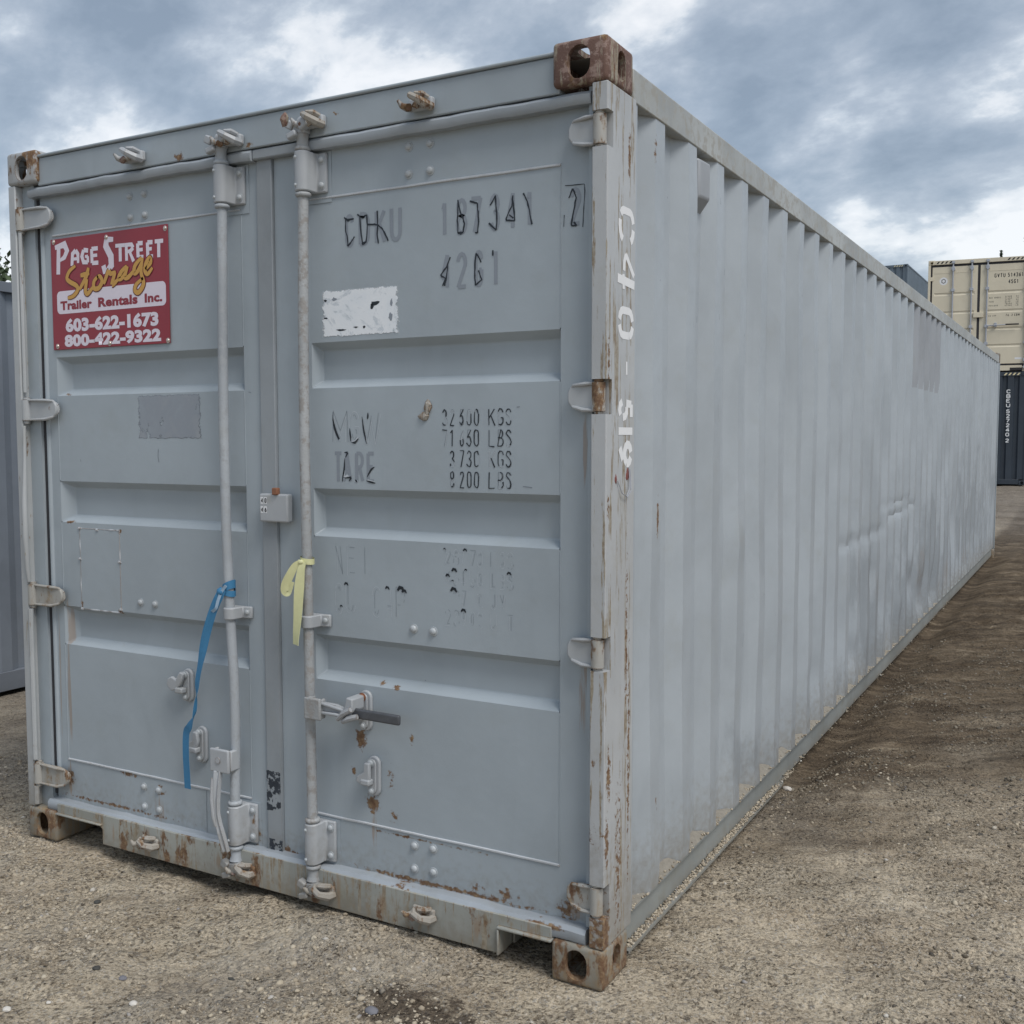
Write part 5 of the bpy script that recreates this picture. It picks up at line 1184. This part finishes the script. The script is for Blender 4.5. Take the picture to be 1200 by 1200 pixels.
for nm, sel, mt in (('gravel', ~dmp, 'stone'), ('damp_gravel', dmp, 'stone_d')):
    g_ = scatter(nm, xs[sel], ys[sel], height(xs[sel], ys[sel]), r_[sel], M[mt], .6); g_['kind'] = 'stuff'
xs, ys = samples(150, -1.0, 4.6, -1.4, 9.0, lambda x, y: np.clip(.5+fbm(x+4, y+7, 3)*1.5, .05, 1))
keep = ~(((xs > -.03) & (xs < 2.47) & (ys > -.03)) | ((xs > 2.3) & (ys > .8))); xs, ys = xs[keep], ys[keep]
g_ = scatter('larger_gravel', xs, ys, height(xs, ys), np.random.uniform(.006, .014, len(xs)), M['stone'], .5); g_['kind'] = 'stuff'
# clods and stones lying against the bottom rail
ys = np.concatenate([np.random.uniform(.2, 1.85, 1500), np.random.normal(2.02, .05, 60), np.random.uniform(1.8, 8, 160)]); xs = np.random.uniform(2.416, 2.435, len(ys))
g_ = scatter('rail_grit', xs, ys, .0445+np.random.rand(len(xs))*.008*np.clip((2.436-xs)/.018, 0, 1), np.random.uniform(.0022, .0065, len(xs)), M['stone'], .3); g_['kind'] = 'stuff'
ys = np.concatenate([np.random.normal(2.3, .12, 40), np.random.normal(.9, .5, 50)]); xs = 2.45+np.abs(np.random.normal(0, .05, len(ys)))
g_ = scatter('loose_stone_scatter', xs, ys, height(xs, ys), np.random.uniform(.005, .012, len(xs)), M['stone_d'], .4); g_['kind'] = 'stuff'
# soil heaped on the ledge inside each corrugation
mb = MB(); px = []; py = []; pz = []
for k in range(24):
    e = .429+.281*(k-1)+.0; y0, y1 = e+.012, e+.068+.070+.056
    if k == 0: y0 = .222
    N = 8; hh = .026*random.uniform(.4, 1.3)*(1 if k < 12 else .5); vs = []
    for i in range(N+1):
        u = i/N; y = y0+(y1-y0)*u; s = max(0, math.sin(math.pi*max(0, u-.22)/.78))**.8; dpt = .036*min(1, u/.36, (1-u)/.36)
        h = hh*s*random.uniform(.7, 1.15); vs += [(2.435-dpt-.003, y, .151), (2.435-dpt-.002, y, .1525+h), (2.431-dpt*.35*(1-s*.3), y, .1525+h*.45), (2.4315, y, .1515)]
        for _ in range(5): px.append(2.433-dpt*random.random()); py.append(y+random.uniform(-.01, .01)); pz.append(.152+h*.5*random.random())
    mb.add(vs, [(i*4+q, (i+1)*4+q, (i+1)*4+q+1, i*4+q+1) for i in range(N) for q in range(3)])
so2 = mb.build('ledge_soil', M['soil'], None, smooth=30); so2['kind'] = 'stuff'
g_ = scatter('ledge_grit', np.array(px), np.array(py), np.array(pz), np.random.uniform(.002, .006, len(px)), M['stone']); g_['kind'] = 'stuff'

# individual stones and twigs that stand out
def rock(x, y, s, lab, mat, sq=(1, .8, .55), seed=1):
    mb = MB(); rnd = random.Random(seed); bm = bmesh.new(); bmesh.ops.create_icosphere(bm, subdivisions=2, radius=1)
    vs = [(v.co.x*s*sq[0]*(1+rnd.uniform(-.12, .12)), v.co.y*s*sq[1]*(1+rnd.uniform(-.12, .12)), v.co.z*s*sq[2]*(1+rnd.uniform(-.12, .12))) for v in bm.verts]
    mb.add(vs, [tuple(q.index for q in f.verts) for f in bm.faces]); bm.free()
    o = mb.build('stone', mat, None, smooth=30); o.location = (x, y, float(height(np.array([x]), np.array([y]))[0])+s*sq[2]*.3); tag(o, lab, 'stone'); return o
M['st_grey'] = flat('grey_stone', (.17, .17, .19), .85, .3, 60, 0, .6); M['st_white'] = flat('pale_stone', (.60, .57, .52), .8, .15, 60, 0, .5); M['st_dark'] = flat('dark_stone', (.055, .055, .05), .85, .3, 60, 0, .6)
rock(1.092, -0.584, 0.013, 'dark grey angular stone on the gravel near the left edge', M['st_dark'], (1, 0.8, .55), 0)
rock(1.191, -0.574, 0.013, 'bluish grey pebble near the bottom of the picture', M['st_grey'], (1, 0.8, .55), 1)
rock(1.328, -0.657, 0.013, 'pale upright pebble right of the bluish grey one', M['st_white'], (1, 0.8, .55), 2)
rock(1.06, -0.85, 0.013, 'whitish angular stone at the bottom left corner', M['st_white'], (1, 0.8, .55), 3)
rock(0.701, -0.258, 0.013, 'brown black stone in the gravel left of the sill', M['st_dark'], (1, 0.8, .55), 4)
rock(1.464, -0.424, 0.011, 'small black shard lying on the gravel below the sill', M['st_dark'], (1.4, 0.5, .55), 5)
rock(1.939, -0.392, 0.020, 'half buried dark grey stone beside the oil stain', M['st_grey'], (1, 0.8, .55), 6)
rock(1.113, -0.761, 0.008, 'small bright pebble left of the bluish grey pebble', M['st_white'], (1, 0.8, .55), 7)
rock(2.41, 2.071, 0.022, 'pale clod against the bottom rail halfway along', M['st_white'], (1, 0.8, .55), 8)

# ================================================================ trees
def leafmat(name, c):
    m, t, o = newmat(name); gi = t.n('ShaderNodeNewGeometry').outputs['Random Per Island']
    col = t.mix(gi, tuple(q*.55 for q in c), tuple(q*1.5 for q in c)); finish(t, o, col, .6, 0); return m
M['leaf'] = leafmat('leaf', (.055, .085, .035)); M['needle'] = leafmat('needle', (.030, .055, .030)); M['bark'] = flat('bark', (.09, .07, .05), .9, .3, 8, 0, 1)
def tree(x, y, h, cr, lab, pine=False, seed=0, n=5200):
    rnd = np.random.RandomState(seed); z0 = float(height(np.array([x]), np.array([y]))[0])
    root = empty('pine_tree' if pine else 'deciduous_tree', lab, 'tree', (x, y, z0), 0, 'trees beyond the containers')
    t = MB(); t.tube([(0, 0, -.2), (.1, .05, h*.3), (.0, .1, h*.6), (.05, 0, h*.93)], [h*.022, h*.017, h*.011, h*.003], 8)
    if pine:
        k = rnd.rand(n)**.7; zz = h*(1-k*.85); rad = cr*k*(.55+.45*np.abs(np.sin(zz*5)))*np.sqrt(rnd.rand(n)); a = rnd.rand(n)*6.283
        C = np.stack([rad*np.cos(a), rad*np.sin(a), zz-rad*.25], -1); sz = .10
    else:
        nc = 26; a = rnd.rand(nc)*6.283; q = rnd.rand(nc); zc = h*(.42+.52*rnd.rand(nc)); rr = cr*np.sqrt(q)*np.sin(np.clip((zc/h-.3)/.72, 0.08, 1)*math.pi)**.6
        cc = np.stack([rr*np.cos(a), rr*np.sin(a), zc], -1); rc = cr*rnd.uniform(.18, .42, nc)
        for c in cc[:12]: t.tube([(0, .05, h*.35), tuple(c*.5+np.array([0, 0, h*.22])), tuple(c)], [h*.010, h*.006, h*.002], 5)
        w_ = rnd.randint(0, nc, n); u = rnd.normal(size=(n, 3)); u /= np.linalg.norm(u, axis=1)[:, None]
        C = cc[w_]+u*rc[w_][:, None]*(rnd.rand(n, 1)**.4)*np.array([1, 1, .75]); sz = .13
    t.build('trunk', M['bark'], root)
    A1 = rnd.normal(size=(n, 3)); A1 /= np.linalg.norm(A1, axis=1)[:, None]; B1 = np.cross(A1, rnd.normal(size=(n, 3))); B1 /= np.linalg.norm(B1, axis=1)[:, None]
    s = sz*rnd.uniform(.6, 1.4, (n, 1)); V = np.stack([C-A1*s, C+B1*s*.5, C+A1*s, C-B1*s*.5], 1).reshape(-1, 3); Fq = np.arange(n*4, dtype=np.int32).reshape(-1, 4)
    me = bpy.data.meshes.new('crown'); me.vertices.add(len(V)); me.vertices.foreach_set('co', V.astype(np.float32).ravel()); me.loops.add(n*4); me.loops.foreach_set('vertex_index', Fq.ravel())
    me.polygons.add(n); me.polygons.foreach_set('loop_start', np.arange(0, n*4, 4, dtype=np.int32)); me.polygons.foreach_set('loop_total', np.full(n, 4, np.int32)); me.update(calc_edges=True)
    me.materials.append(M['needle' if pine else 'leaf']); o = bpy.data.objects.new('crown', me); COL.objects.link(o); o.parent = root
tree(-35.6, 24.2, 8.9, 3.0, 'leafy tree showing just above the blue grey container at the left edge', False, 1)
tree(-40.5, 21.5, 9.5, 3.4, 'tree outside the left edge, behind the blue grey container', False, 2)
tree(-1.75, 64.0, 11.75, .9, 'thin pointed conifer top rising over the beige container', True, 3)
tree(.75, 63.2, 13.2, 2.6, 'leafy tree top at the right edge above the beige container', False, 4)
tree(5.0, 62.0, 13.4, 3.2, 'leafy tree outside the right edge, beyond the beige container', False, 5)
tree(-30.0, 34.0, 8.0, 3.0, 'leafy tree hidden behind the big grey container', False, 6)
